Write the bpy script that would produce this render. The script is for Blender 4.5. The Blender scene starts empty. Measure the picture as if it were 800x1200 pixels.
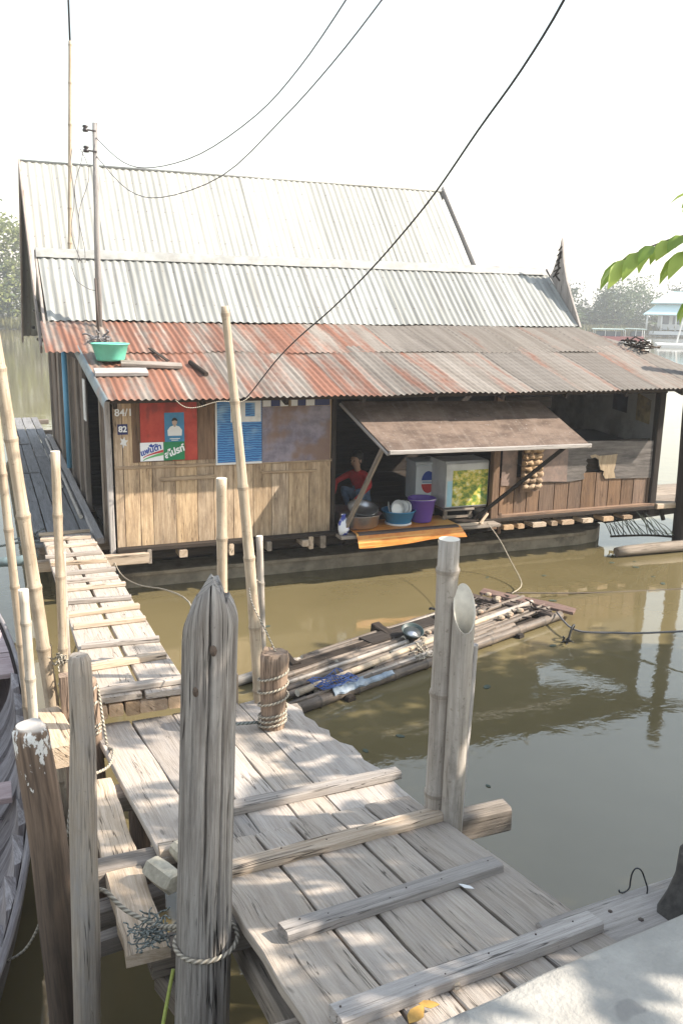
import bpy, math, random
from mathutils import Vector as V, Matrix, noise as mnoise
R = random.Random(7)
scene = bpy.context.scene
COL = scene.collection
PI = math.pi

# ------------------------------------------------------------------ materials
class NT:
    def __init__(s, name):
        s.m = bpy.data.materials.new(name); s.m.use_nodes = True
        s.t = s.m.node_tree; s.t.nodes.clear()
        s.out = s.n('ShaderNodeOutputMaterial'); s.b = s.n('ShaderNodeBsdfPrincipled')
        s.l(s.b.outputs[0], s.out.inputs[0])
    def n(s, kind, **kw):
        x = s.t.nodes.new(kind)
        for k, v in kw.items(): setattr(x, k, v)
        return x
    def l(s, a, b): s.t.links.new(a, b)
    def coord(s, kind='UV', scale=(1, 1, 1)):
        c = s.n('ShaderNodeTexCoord'); mp = s.n('ShaderNodeMapping')
        mp.inputs['Scale'].default_value = scale
        s.l(c.outputs[kind], mp.inputs[0]); return mp.outputs[0]
    def noise(s, vec, scale=1, detail=4, rough=.55, dist=0):
        x = s.n('ShaderNodeTexNoise'); s.l(vec, x.inputs['Vector'])
        x.inputs['Scale'].default_value = scale; x.inputs['Detail'].default_value = detail
        x.inputs['Roughness'].default_value = rough; x.inputs['Distortion'].default_value = dist
        return x.outputs['Fac']
    def ramp(s, f, stops):
        r = s.n('ShaderNodeValToRGB'); e = r.color_ramp.elements
        while len(e) < len(stops): e.new(.5)
        for el, (p, c) in zip(e, stops):
            el.position = p; el.color = (*c, 1) if len(c) == 3 else c
        s.l(f, r.inputs[0]); return r.outputs[0]
    def ss(s, f, a, b):
        x = s.n('ShaderNodeMapRange', interpolation_type='SMOOTHSTEP'); s.l(f, x.inputs[0])
        x.inputs[1].default_value = a; x.inputs[2].default_value = b; return x.outputs[0]
    def mix(s, f, a, b, mode='MIX'):
        x = s.n('ShaderNodeMix', data_type='RGBA', blend_type=mode)
        for v, i in ((f, 0), (a, 6), (b, 7)):
            if isinstance(v, (int, float)): x.inputs[i].default_value = v
            elif isinstance(v, tuple): x.inputs[i].default_value = (*v, 1)
            else: s.l(v, x.inputs[i])
        return x.outputs[2]
    def math(s, op, a, b=0.):
        x = s.n('ShaderNodeMath', operation=op)
        for v, i in ((a, 0), (b, 1)):
            if isinstance(v, (int, float)): x.inputs[i].default_value = v
            else: s.l(v, x.inputs[i])
        return x.outputs[0]
    def attr(s, name='rnd'):
        x = s.n('ShaderNodeAttribute'); x.attribute_name = name; return x.outputs['Fac']
    def fin(s, col, rough=.8, bump=None, bs=.4, bd=.01, metal=0, spec=None):
        if isinstance(col, tuple): s.b.inputs['Base Color'].default_value = (*col, 1)
        else: s.l(col, s.b.inputs['Base Color'])
        if isinstance(rough, (int, float)): s.b.inputs['Roughness'].default_value = rough
        else: s.l(rough, s.b.inputs['Roughness'])
        s.b.inputs['Metallic'].default_value = metal
        if spec is not None: s.b.inputs['Specular IOR Level'].default_value = spec
        if bump is not None:
            x = s.n('ShaderNodeBump'); x.inputs['Strength'].default_value = bs; x.inputs['Distance'].default_value = bd
            s.l(bump, x.inputs['Height']); s.l(x.outputs[0], s.b.inputs['Normal'])
        return s.m

def sc(c, k): return tuple(x * k for x in c)

def wood(name, c, c2=None, crack=.5, var=.35, stain=None, stain_amt=.5, rough=.85, ckw=1., gk=1.):
    """grain runs along UV x (metres)"""
    t = NT(name); c2 = c2 or sc(c, .6)
    wide = t.noise(t.coord('UV', (1.5, 24, 1)), 1, 5, .6, .4)
    g = t.noise(t.coord('UV', (4 * gk, 105 * gk, 1)), 1, 5, .7, .25)
    fine = t.noise(t.coord('UV', (14, 330, 1)), 1, 3, .65)
    big = t.noise(t.coord('UV', (2.3, 7, 1)), 1, 8, .72)
    f = t.math('ADD', t.math('MULTIPLY', wide, .55), t.math('ADD', t.math('MULTIPLY', g, .55), t.math('MULTIPLY', fine, .22)))
    col = t.mix(t.ss(f, .50, .80), c2, c)
    col = t.mix(t.math('MULTIPLY', t.ss(g, .52, .75), .3), col, sc(c, 1.18))
    col = t.mix(t.math('MULTIPLY', t.ss(big, .38, .80), stain_amt), col, stain or sc(c2, .75))
    ck = t.noise(t.coord('UV', (1.1, 38, 1)), 1, 3, .5, .25)
    d = t.math('ABSOLUTE', t.math('SUBTRACT', ck, .5))
    cm = t.math('SUBTRACT', 1., t.ss(d, .003 * ckw, .013 * ckw))
    cmask = t.math('MULTIPLY', cm, t.ss(t.noise(t.coord('UV', (1.7, 11, 1)), 1, 3), .47, .60))
    col = t.mix(t.math('MULTIPLY', cmask, crack), col, sc(c2, .16))
    kn = t.ss(t.noise(t.coord('UV', (5, 13, 1)), 1, 1), .76, .80)
    col = t.mix(t.math('MULTIPLY', kn, .6), col, sc(c2, .35))
    sp = t.ss(t.noise(t.coord('Object', (1, 1, 1)), 85, 3), .66, .76)
    col = t.mix(t.math('MULTIPLY', sp, .35), col, sc(c2, .4))
    hv = t.math('FRACT', t.math('MULTIPLY', t.attr(), 7.31)); gv = (c[0] + c[1] + c[2]) / 3
    col = t.mix(t.math('MULTIPLY', hv, .28), col, t.mix(1., col, (gv / c[0] * .92, gv / c[1] * .94, gv / c[2]), 'MULTIPLY'))
    k = t.math('ADD', t.math('MULTIPLY', t.attr(), var * 2), 1 - var)
    cb = t.n('ShaderNodeCombineColor')
    for i in range(3): t.l(k, cb.inputs[i])
    col = t.mix(1., col, cb.outputs[0], 'MULTIPLY')
    h = t.math('SUBTRACT', t.math('ADD', f, t.math('MULTIPLY', g, .5)), t.math('MULTIPLY', cmask, 2.2))
    return t.fin(col, rough, h, .7, .006, spec=.2)

def plain(name, c, rough=.6, var=.25, scale=8, metal=0, bs=.15, spec=None, dirt=None, alpha=None):
    t = NT(name)
    n = t.noise(t.coord('Object'), scale, 5, .6)
    col = t.mix(t.ss(n, .3, .7), sc(c, 1 - var), c)
    if dirt: col = t.mix(t.ss(t.noise(t.coord('Object'), scale * .45, 6, .7), .5, .68), col, dirt)
    return t.fin(col, rough, n, bs, .01, metal, spec)

def bamboo_mat(name, c, c2, dark=(.12, .09, .06)):
    t = NT(name)
    s = t.noise(t.coord('UV', (2, 26, 1)), 1, 5, .6)
    b = t.noise(t.coord('UV', (3, 3, 1)), 1, 4)
    col = t.mix(t.ss(s, .3, .7), c2, c)
    col = t.mix(t.math('MULTIPLY', t.ss(b, .5, .75), .5), col, sc(c2, .6))
    sp = t.ss(t.noise(t.coord('Object'), 45, 3), .62, .72)
    col = t.mix(t.math('MULTIPLY', sp, .5), col, dark)
    cd_ = t.math('ABSOLUTE', t.math('SUBTRACT', t.noise(t.coord('UV', (.7, 22, 1)), 1, 2, .5, .1), .5))
    col = t.mix(t.math('MULTIPLY', t.math('SUBTRACT', 1., t.ss(cd_, .003, .016)), .45), col, dark)
    mo = t.ss(t.noise(t.coord('Object', (1, 1, .5)), 7, 6, .75), .50, .68); col = t.mix(t.math('MULTIPLY', mo, .5), col, sc(c2, .55))
    k = t.attr(); col = t.mix(t.math('MULTIPLY', k, .8), col, dark)
    return t.fin(col, .6, s, .25, .004, spec=.35)

def corrugated_mat(name, base, base2, rust, rust2, amt, lo, hi, sheet=.66, fade=None):
    """UV x across the sheets (metres), UV y down the slope"""
    t = NT(name)
    c = t.n('ShaderNodeTexCoord'); sp = t.n('ShaderNodeSeparateXYZ'); t.l(c.outputs['UV'], sp.inputs[0])
    streak = t.noise(t.coord('UV', (9, .55, 1)), 1, 4, .6)
    wide = t.noise(t.coord('UV', (3.4, .30, 1)), 1, 3, .55)
    spot = t.noise(t.coord('UV', (14, 5, 1)), 1, 6, .7)
    cell = t.math('FLOOR', t.math('DIVIDE', sp.outputs[0], sheet))
    wn = t.n('ShaderNodeTexWhiteNoise', noise_dimensions='2D'); cb = t.n('ShaderNodeCombineXYZ')
    t.l(cell, cb.inputs[0]); t.l(t.attr(), cb.inputs[1]); t.l(cb.outputs[0], wn.inputs['Vector'])
    col = t.mix(t.ss(streak, .3, .7), base2, base)
    f = t.math('ADD', t.math('MULTIPLY', wide, .75), t.math('MULTIPLY', t.math('SUBTRACT', wn.outputs['Value'], .5), .13))
    f = t.math('ADD', f, t.math('MULTIPLY', t.math('SUBTRACT', spot, .5), .22))
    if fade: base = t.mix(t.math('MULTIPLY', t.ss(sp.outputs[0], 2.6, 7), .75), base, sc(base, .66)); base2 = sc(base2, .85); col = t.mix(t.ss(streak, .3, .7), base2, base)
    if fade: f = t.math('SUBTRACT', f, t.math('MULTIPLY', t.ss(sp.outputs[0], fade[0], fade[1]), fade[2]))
    r = t.mix(t.ss(streak, .35, .65), rust2, rust)
    col = t.mix(t.math('MULTIPLY', t.ss(f, lo, hi), amt), col, r)
    col = t.mix(t.math('MULTIPLY', t.ss(spot, .6, .75), .45), col, sc(base2, .55))
    fx = t.math('FRACT', t.math('DIVIDE', sp.outputs[0], sheet))
    lap = t.math('SUBTRACT', 1., t.ss(fx, .012, .05)); col = t.mix(t.math('MULTIPLY', lap, .6), col, sc(base2 if isinstance(base2, tuple) else (.2, .17, .14), .45))
    nx = t.math('ABSOLUTE', t.math('SUBTRACT', t.math('FRACT', t.math('MULTIPLY', sp.outputs[0], 6.4)), .5)); ny = t.math('ABSOLUTE', t.math('SUBTRACT', t.math('FRACT', t.math('MULTIPLY', sp.outputs[1], 1.45)), .5))
    nl = t.math('MULTIPLY', t.math('SUBTRACT', 1., t.ss(nx, .03, .10)), t.math('SUBTRACT', 1., t.ss(ny, .004, .022))); col = t.mix(t.math('MULTIPLY', nl, .7), col, (.10, .06, .04))
    k = t.math('ADD', t.math('MULTIPLY', wn.outputs['Value'], .34), .82)
    cc = t.n('ShaderNodeCombineColor')
    for i in range(3): t.l(k, cc.inputs[i])
    col = t.mix(1., col, cc.outputs[0], 'MULTIPLY')
    return t.fin(col, .62, spot, .15, .006, spec=.35)

M = {}
def mk():
    M['deck'] = wood('sun_bleached_deck', (.435, .37, .305), (.30, .245, .195), crack=.8, var=.24, stain=(.33, .30, .275), stain_amt=.55)
    M['deckgrey'] = wood('grey_deck', (.42, .38, .345), (.27, .24, .215), crack=.8, var=.18, stain=(.25, .23, .22))
    M['pale'] = wood('pale_timber', (.57, .445, .325), (.39, .285, .185), crack=.9, var=.16, stain_amt=.45, ckw=1.5)
    M['post'] = wood('old_post', (.38, .34, .295), (.175, .147, .122), crack=1., var=.1, stain=(.15, .135, .125), stain_amt=.6, ckw=1.8, gk=.8)
    M['post2'] = wood('mixed_post', (.44, .36, .27), (.27, .21, .15), crack=.8, var=.1, stain=(.30, .28, .26), stain_amt=.8)
    M['wetpost'] = wood('rotten_post', (.17, .115, .08), (.075, .055, .042), crack=.8, var=.1, stain=(.05, .04, .033))
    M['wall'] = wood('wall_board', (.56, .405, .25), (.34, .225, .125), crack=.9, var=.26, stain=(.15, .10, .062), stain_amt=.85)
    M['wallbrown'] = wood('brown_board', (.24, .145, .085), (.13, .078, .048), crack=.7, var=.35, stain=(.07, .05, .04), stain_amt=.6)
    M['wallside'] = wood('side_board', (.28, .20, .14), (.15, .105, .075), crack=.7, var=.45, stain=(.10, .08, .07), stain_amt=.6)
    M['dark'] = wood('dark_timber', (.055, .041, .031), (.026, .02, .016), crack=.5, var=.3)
    M['walkway'] = wood('walkway_board', (.27, .26, .255), (.17, .165, .16), crack=.8, var=.18, stain=(.15, .145, .14))
    M['beam'] = wood('beam_timber', (.31, .255, .205), (.18, .145, .11), crack=.8, var=.15)
    M['end'] = wood('cut_end', (.52, .36, .22), (.36, .23, .13), crack=.6, var=.3)
    M['stump'] = wood('stump_wood', (.40, .27, .175), (.13, .085, .055), crack=1., var=.1, stain=(.13, .09, .065))
    M['boatout'] = wood('boat_outer', (.16, .14, .13), (.08, .07, .065), crack=.6, var=.15)
    M['boatin'] = wood('boat_inner', (.23, .185, .18), (.115, .085, .085), crack=.5, var=.2, stain=(.10, .075, .075))
    M['boatrib'] = wood('boat_rib', (.34, .31, .30), (.17, .145, .14), crack=.5, var=.15, stain=(.18, .15, .145))
    M['boatpink'] = wood('boat_bow_deck', (.48, .37, .35), (.34, .24, .23), crack=.5, var=.15)
    M['bam'] = bamboo_mat('dry_bamboo', (.52, .43, .32), (.36, .275, .19))
    M['bamgrey'] = bamboo_mat('grey_bamboo', (.43, .385, .335), (.27, .235, .20))
    M['bamwhite'] = bamboo_mat('bleached_bamboo', (.58, .52, .43), (.43, .36, .28))
    M['bamdark'] = bamboo_mat('raft_bamboo', (.215, .165, .125), (.085, .068, .055), (.04, .04, .035))
    M['bamcut'] = plain('bamboo_inside', (.66, .60, .50), .7, .2, 20)
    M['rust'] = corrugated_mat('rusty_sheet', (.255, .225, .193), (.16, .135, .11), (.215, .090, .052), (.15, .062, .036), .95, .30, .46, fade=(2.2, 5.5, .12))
    M['zinc'] = corrugated_mat('weathered_zinc', (.345, .345, .318), (.20, .20, .185), (.27, .25, .215), (.19, .175, .155), .65, .40, .6)
    M['cream'] = corrugated_mat('cream_sheet', (.42, .41, .365), (.31, .305, .275), (.36, .33, .28), (.28, .25, .21), .55, .42, .62)
    M['zincflat'] = plain('zinc_flashing', (.33, .325, .30), .65, .3, 6, dirt=(.22, .21, .19))
    M['edgezinc'] = plain('edge_zinc', (.22, .255, .255), .55, .3, 6, dirt=(.24, .17, .135))
    t = NT('awning_sheet'); a1 = t.noise(t.coord('Object', (1, 2.4, 1)), 2.2, 7, .7); a2 = t.noise(t.coord('Object', (9, .8, .8)), 1.6, 4, .6); a3 = t.noise(t.coord('Object'), 26, 4, .7)
    cl = t.mix(t.ss(a1, .34, .68), (.085, .060, .047), (.175, .128, .10)); cl = t.mix(t.math('MULTIPLY', t.ss(a2, .45, .85), .35), cl, (.27, .225, .19)); cl = t.mix(t.math('MULTIPLY', t.ss(a3, .60, .70), .5), cl, (.33, .31, .29))
    M['awning'] = t.fin(cl, .8, a3, .3, .008, spec=.12)
    M['hull'] = plain('hull_concrete', (.36, .30, .22), .8, .4, 5, dirt=(.15, .12, .085), bs=.4)
    M['ply'] = wood('grey_plywood', (.21, .18, .16), (.115, .098, .085), crack=.3, var=.1, stain=(.055, .05, .046), stain_amt=.9)
    M['peel'] = wood('peeled_ply', (.44, .35, .235), (.27, .19, .12), stain_amt=.8, crack=.5, var=.1)
    M['oldwhite'] = plain('old_whitewash', (.34, .33, .32), .8, .3, 3, dirt=(.15, .14, .13))
    M['white'] = plain('white_paint', (.72, .71, .69), .5, .12, 5, dirt=(.5, .48, .45))
    M['whiteclean'] = plain('white_print', (.80, .80, .80), .5, .05)
    M['nail'] = plain('nail_iron', (.07, .05, .04), .7, .2, 40)
    for nm_, c_ in (('rope', (.50, .44, .35)), ('ropegreen', (.27, .29, .265))):
        t = NT('twisted_' + nm_); x_ = t.n('ShaderNodeSeparateXYZ'); t.l(t.coord('UV'), x_.inputs[0])
        tw_ = t.math('SINE', t.math('ADD', t.math('MULTIPLY', x_.outputs[0], 260.), t.math('MULTIPLY', x_.outputs[1], 240.)))
        dn = t.noise(t.coord('Object'), 14, 4); cl = t.mix(t.ss(tw_, -.8, .5), sc(c_, .45), c_); cl = t.mix(t.math('MULTIPLY', t.ss(dn, .45, .7), .6), cl, sc(c_, .5)); M[nm_] = t.fin(cl, .95, tw_, .8, .004, spec=.1)
    M['ropelime'] = plain('lime_cord', (.40, .45, .10), .7, .2, 90)
    M['cable'] = plain('black_cable', (.02, .02, .022), .5, .2)
    M['cablegrey'] = plain('grey_cable', (.16, .15, .15), .6, .2)
    M['black'] = plain('black_rubber', (.018, .017, .016), .6, .3)
mk()

# ------------------------------------------------------------------ mesh builder
class MB:
    def __init__(s): s.v = []; s.f = []; s.uv = []; s.r = []; s.m = []; s.sm = []
    def face(s, idx, uv, r=.5, m=0, smooth=False):
        s.f.append(tuple(idx)); s.uv.append(uv); s.r.append(r); s.m.append(m); s.sm.append(smooth)
    def ring_surface(s, rings, lens, pers, r, m, smooth, cap, closed=True, mcap=None, ou=None, ov=None):
        ou = R.uniform(0, 50) if ou is None else ou; ov = R.uniform(0, 50) if ov is None else ov
        n = len(rings[0]); base = len(s.v)
        for rg in rings: s.v.extend(tuple(p) for p in rg)
        for i in range(len(rings) - 1):
            for j in range(n if closed else n - 1):
                k = (j + 1) % n
                a, b, c, d = base + i * n + j, base + i * n + k, base + (i + 1) * n + k, base + (i + 1) * n + j
                p0, p1 = pers[j], pers[j + 1]
                s.face((a, b, c, d), [(ou + lens[i], ov + p0), (ou + lens[i], ov + p1), (ou + lens[i + 1], ov + p1), (ou + lens[i + 1], ov + p0)], r[i] if isinstance(r, list) else r, m, smooth)
        if cap and closed:
            for i, flip in ((0, True), (len(rings) - 1, False)):
                ids = [base + i * n + j for j in range(n)]
                c = sum((V(s.v[q]) for q in ids), V()) / n
                a = (V(s.v[ids[0]]) - c); a = a.normalized() if a.length > 1e-9 else V((1, 0, 0))
                nn = (V(s.v[ids[1]]) - c).cross(a); b = nn.cross(a); b = b.normalized() if b.length > 1e-9 else V((0, 1, 0))
                uv = [(ou + (V(s.v[q]) - c).dot(a) * 6, ov + (V(s.v[q]) - c).dot(b)) for q in ids]
                if flip: ids, uv = ids[::-1], uv[::-1]
                s.face(ids, uv, .1 if isinstance(r, list) else r, m if mcap is None else mcap, False)
    def bar(s, p0, p1, w, t, up=(0, 0, 1), m=0, seg=1, jit=0., bev=None, taper=1., r=None, mcap=None):
        p0, p1, up = V(p0), V(p1), V(up); d = (p1 - p0); L = d.length; d.normalize()
        side = d.cross(up)
        if side.length < 1e-4: side = d.cross(V((1, 0, 0)))
        side.normalize(); u2 = side.cross(d)
        b = min(w, t) * .12 if bev is None else bev
        r = R.random() if r is None else r
        rings = []; lens = []
        so, uo = 0., 0.
        for i in range(seg + 1):
            k = i / seg; tp = 1 + (taper - 1) * k; c = p0.lerp(p1, k)
            hw, ht = w * tp / 2, t * tp / 2
            q = [(-hw + b, -ht), (hw - b, -ht), (hw, -ht + b), (hw, ht - b), (hw - b, ht), (-hw + b, ht), (-hw, ht - b), (-hw, -ht + b)]
            j1, j2 = R.uniform(-jit, jit), R.uniform(-jit, jit)
            rings.append([c + side * (x + (j1 if x > 0 else j2)) + u2 * (y + R.uniform(-jit, jit) * .4) for x, y in q]); lens.append(L * k)
        pers = [0]
        q0 = rings[0]
        for j in range(8): pers.append(pers[-1] + (q0[(j + 1) % 8] - q0[j]).length)
        s.ring_surface(rings, lens, pers, r, m, False, True, mcap=mcap); return s
    def tube(s, pts, rad, n=8, m=0, cap=True, smooth=True, r=None, jit=0., mcap=None, sq=None):
        pts = [V(p) for p in pts]; k = len(pts)
        if isinstance(rad, (int, float)): rad = [rad] * k
        r = R.random() if r is None else r
        t0 = (pts[1] - pts[0]).normalized(); a = t0.orthogonal().normalized()
        rings = []; lens = [0.]
        for i, p in enumerate(pts):
            t = (pts[min(i + 1, k - 1)] - pts[max(i - 1, 0)]).normalized()
            a = (a - t * a.dot(t)).normalized(); b = t.cross(a)
            ring = []
            for j in range(n):
                an = 2 * PI * j / n; rr = rad[i]
                if jit: rr *= 1 + jit * mnoise.noise(V((math.cos(an) * 1.3 + p.x, math.sin(an) * 1.3 + p.y, p.z * 1.2)))
                ring.append(p + (a * math.cos(an) + b * math.sin(an)) * rr)
            rings.append(ring)
            if i: lens.append(lens[-1] + (p - pts[i - 1]).length)
        rm = max(rad); pers = [2 * PI * rm * j / n for j in range(n + 1)]
        s.ring_surface(rings, lens, pers, r, m, smooth, cap, mcap=mcap); return s
    def bamboo(s, p0, p1, r0, r1, gap=.32, bow=(0, 0, 0), n=10, m=0, mcap=None, ph=.5, r=0.):
        p0, p1, bow = V(p0), V(p1), V(bow); L = (p1 - p0).length
        x = gap * ph
        pts, rads, marks = [], [], []
        def add(l, k, dk=None):
            marks.append(R.uniform(0, .14) if dk is None else dk); f = min(max(l / L, 0), 1); pts.append(p0.lerp(p1, f) + bow * (4 * f * (1 - f))); rads.append((r0 + (r1 - r0) * f) * k)
        add(0, 1)
        while x < L - .03:
            add(x - .035, .99); add(x - .012, 1.04, .45); add(x, 1.13, .62); add(x + .008, 1.10, .22); add(x + .02, .98); add(x + gap * .35, .955)
            x += gap * R.uniform(.88, 1.12)
            if x - gap * .35 < L - .03: add(min(x - gap * .3, L - .02), .96)
        add(L, 1)
        # keep only increasing points
        P, Q, K = [pts[0]], [rads[0]], [marks[0]]; d = (p1 - p0).normalized()
        for p, q, mk_ in zip(pts[1:], rads[1:], marks[1:]):
            if (p - P[-1]).dot(d) > .002: P.append(p); Q.append(q); K.append(mk_)
        s.tube(P, Q, n, m, True, True, K, mcap=mcap); return s
    def lathe(s, prof, c, n=24, m=0, sx=1, sy=1, cap=False, r=.5, smooth=True, rot=None):
        c = V(c); rings = []; lens = [0.]
        for i, (rr, z) in enumerate(prof):
            ring = [V((rr * sx * math.cos(2 * PI * j / n), rr * sy * math.sin(2 * PI * j / n), z)) for j in range(n)]
            if rot is not None: ring = [rot @ p for p in ring]
            rings.append([c + p for p in ring])
            if i: lens.append(lens[-1] + math.hypot(rr - prof[i - 1][0], z - prof[i - 1][1]))
        rm = max(p[0] for p in prof); pers = [2 * PI * rm * j / n for j in range(n + 1)]
        s.ring_surface(rings, lens, pers, r, m, smooth, cap); return s
    def prism(s, poly, thick, udir=(1, 0, 0), m=0, r=None, mside=None):
        """poly: 3D points of one face, thick: vector to the other face"""
        poly = [V(p) for p in poly]; th = V(thick); n = len(poly); base = len(s.v); r = R.random() if r is None else r
        nn = V()
        for i in range(n): nn += (poly[i] - poly[0]).cross(poly[(i + 1) % n] - poly[0])
        if nn.dot(th) > 0: poly = poly[::-1]; nn = -nn
        nn.normalize(); ud = V(udir); ud = (ud - nn * ud.dot(nn)).normalized(); vd = nn.cross(ud)
        ou, ov = R.uniform(0, 50), R.uniform(0, 50)
        s.v.extend(tuple(p) for p in poly); s.v.extend(tuple(p + th) for p in poly)
        uv = [(ou + p.dot(ud), ov + p.dot(vd)) for p in poly]
        s.face(range(base, base + n), uv, r, m)
        s.face([base + n + i for i in range(n)][::-1], uv[::-1], r, m)
        tl = th.length
        for i in range(n):
            j = (i + 1) % n; e = poly[j] - poly[i]
            al = abs(e.normalized().dot(ud)) if e.length > 1e-6 else 0
            if al > .5: q = [(uv[i][0], ov), (uv[i][0], ov + tl), (uv[j][0], ov + tl), (uv[j][0], ov)]
            else: q = [(ou, uv[i][1]), (ou + tl, uv[i][1]), (ou + tl, uv[j][1]), (ou, uv[j][1])]
            s.face((base + i, base + n + i, base + n + j, base + j), q, r, m if mside is None else mside)
        return s
    def grid(s, fn, nu, nv, m=0, r=.5, smooth=True, uvfn=None):
        base = len(s.v)
        for i in range(nu + 1):
            for j in range(nv + 1): s.v.append(tuple(fn(i / nu, j / nv)))
        uvfn = uvfn or (lambda a, b: (a, b))
        for i in range(nu):
            for j in range(nv):
                a = base + i * (nv + 1) + j
                s.face((a, a + nv + 1, a + nv + 2, a + 1), [uvfn(i / nu, j / nv), uvfn((i + 1) / nu, j / nv), uvfn((i + 1) / nu, (j + 1) / nv), uvfn(i / nu, (j + 1) / nv)], r, m, smooth)
        return s
    def nail(s, p, r=.006, m=1):
        s.lathe([(r, 0), (r, .003), (0.0005, .004)], p, 6, m); return s
    def mesh(s, name, mats, off):
        me = bpy.data.meshes.new(name)
        me.from_pydata([(x - off[0], y - off[1], z - off[2]) for x, y, z in s.v], [], s.f)
        if not isinstance(mats, (list, tuple)): mats = [mats]
        for m in mats: me.materials.append(M[m] if isinstance(m, str) else m)
        me.polygons.foreach_set('material_index', s.m); me.polygons.foreach_set('use_smooth', s.sm)
        ul = me.uv_layers.new(name='UVMap'); ul.data.foreach_set('uv', [c for f in s.uv for q in f for c in q])
        at = me.attributes.new('rnd', 'FLOAT', 'FACE'); at.data.foreach_set('value', s.r)
        me.update(); return me
    def build(s, name, mats, parent=None, at=(0, 0, 0)):
        """at: the origin of a top-level object"""
        if parent is not None:
            off = V(); q = parent
            while q is not None: off = off + q.location; q = q.parent
        else: off = V(at)
        o = bpy.data.objects.new(name, s.mesh(name, mats, off)); COL.objects.link(o)
        if parent is not None: o.parent = parent
        else: o.location = off
        return o

def tag(o, label=None, cat=None, group=None, kind=None):
    if label: o['label'] = label
    if cat: o['category'] = cat
    if group: o['group'] = group
    if kind: o['kind'] = kind
    return o
def empty(name, loc, label, cat, group=None):
    o = bpy.data.objects.new(name, None); COL.objects.link(o); o.location = loc; o.empty_display_size = .1
    return tag(o, label, cat, group)
def lerp(a, b, t): return a + (b - a) * t
def text_mesh(mb, body, size, place, m=0, depth=.003, slant=0., sx=1., bold=0.):
    """adds lettering to a builder; place maps text (x, y, z) to the world, text centred on 0,0"""
    cu = bpy.data.curves.new('lettering', 'FONT'); cu.body = body; cu.size = size; cu.extrude = depth
    cu.align_x = 'CENTER'; cu.align_y = 'CENTER'; cu.shear = slant; cu.offset = bold; cu.resolution_u = 4
    o = bpy.data.objects.new('lettering', cu); COL.objects.link(o)
    dg = bpy.context.evaluated_depsgraph_get(); me = o.evaluated_get(dg).to_mesh()
    base = len(mb.v)
    for v in me.vertices: mb.v.append(tuple(place(v.co.x * sx, v.co.y, v.co.z)))
    for p in me.polygons: mb.face([base + i for i in p.vertices], [(0, 0)] * len(p.vertices), .5, m)
    o.evaluated_get(dg).to_mesh_clear(); bpy.data.objects.remove(o); bpy.data.curves.remove(cu)

# ------------------------------------------------------------------ camera and frame. x runs along the house front, y away from the quay, z up from the water
CAM = V((-1.289, -10.265, 3.46))
cam = bpy.data.objects.new('camera', bpy.data.cameras.new('camera')); COL.objects.link(cam); scene.camera = cam
cam.location = CAM; cam.rotation_euler = tuple(math.radians(a) for a in (76.898, -1.052, -21.755))
cd = cam.data; cd.sensor_fit = 'VERTICAL'; cd.sensor_height = 36; cd.lens = 1035 / 1200 * 36; cd.clip_end = 3000; cd.clip_start = .05
RT, UP, FW = V((.929, -.371, .018)), V((.067, .217, .974)), V((.365, .903, -.227))

# ------------------------------------------------------------------ sun, sky
SUN = V((2.1, -1.0, 1.93)).normalized()
EL = math.asin(SUN.z); AZ = math.atan2(SUN.x, SUN.y)
w = bpy.data.worlds.new('World'); scene.world = w; w.use_nodes = True
nt = w.node_tree; nt.nodes.clear()
sky = nt.nodes.new('ShaderNodeTexSky'); sky.sky_type = 'NISHITA'; sky.sun_disc = False
sky.sun_elevation = EL; sky.sun_rotation = AZ; sky.dust_density = 1; sky.air_density = 2.4; sky.ozone_density = 0
bg = nt.nodes.new('ShaderNodeBackground'); bg.inputs[1].default_value = .125
wo = nt.nodes.new('ShaderNodeOutputWorld'); hs = nt.nodes.new('ShaderNodeHueSaturation'); hs.inputs['Saturation'].default_value = .5; nt.links.new(sky.outputs[0], hs.inputs['Color'])
tn = nt.nodes.new('ShaderNodeMix'); tn.data_type = 'RGBA'; tn.blend_type = 'MULTIPLY'; tn.inputs[0].default_value = 1; tn.inputs[7].default_value = (.93, .98, 1.10, 1)
nt.links.new(hs.outputs[0], tn.inputs[6]); nt.links.new(tn.outputs[2], bg.inputs[0]); nt.links.new(bg.outputs[0], wo.inputs[0])
sl = bpy.data.lights.new('sun', 'SUN'); sl.energy = 4.7; sl.angle = math.radians(.5); sl.color = (1, .915, .80)
so = bpy.data.objects.new('sun', sl); COL.objects.link(so); so.rotation_euler = SUN.to_track_quat('Z', 'Y').to_euler(); so.location = (20, -10, 20)
scene.view_settings.view_transform = 'Standard'; scene.view_settings.look = 'None'; scene.view_settings.exposure = 1.2; scene.view_settings.gamma = 1
scene.cycles.use_denoising = True; scene.cycles.max_bounces = 8; scene.cycles.volume_bounces = 1

# ------------------------------------------------------------------ water, banks
t = NT('river_water')
big = t.noise(t.coord('Object', (.35, .35, .35)), 1, 5, .6)
rip = t.noise(t.coord('Object', (1, 1.6, 1)), 2.6, 4, .55, .4)
rip2 = t.noise(t.coord('Object', (1, 1, 1)), .9, 2, .5)
col = t.mix(t.ss(big, .3, .7), (.122, .098, .048), (.155, .125, .063))
t.fin(col, .035, t.math('ADD', rip, t.math('MULTIPLY', rip2, 1.5)), .048, .05); t.b.inputs['IOR'].default_value = 1.72
M['water'] = t.m
mb = MB(); mb.grid(lambda a, b: (lerp(-380, 380, a), lerp(-90, 380, b), 0), 4, 4, smooth=False)
tag(mb.build('water', 'water'), 'muddy olive river water with faint ripples', 'water', kind='structure')
def bank_y(x): return 107 - .0013 * x * x
M['mud'] = plain('bank_earth', (.11, .10, .065), .95, .4, .4)
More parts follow.
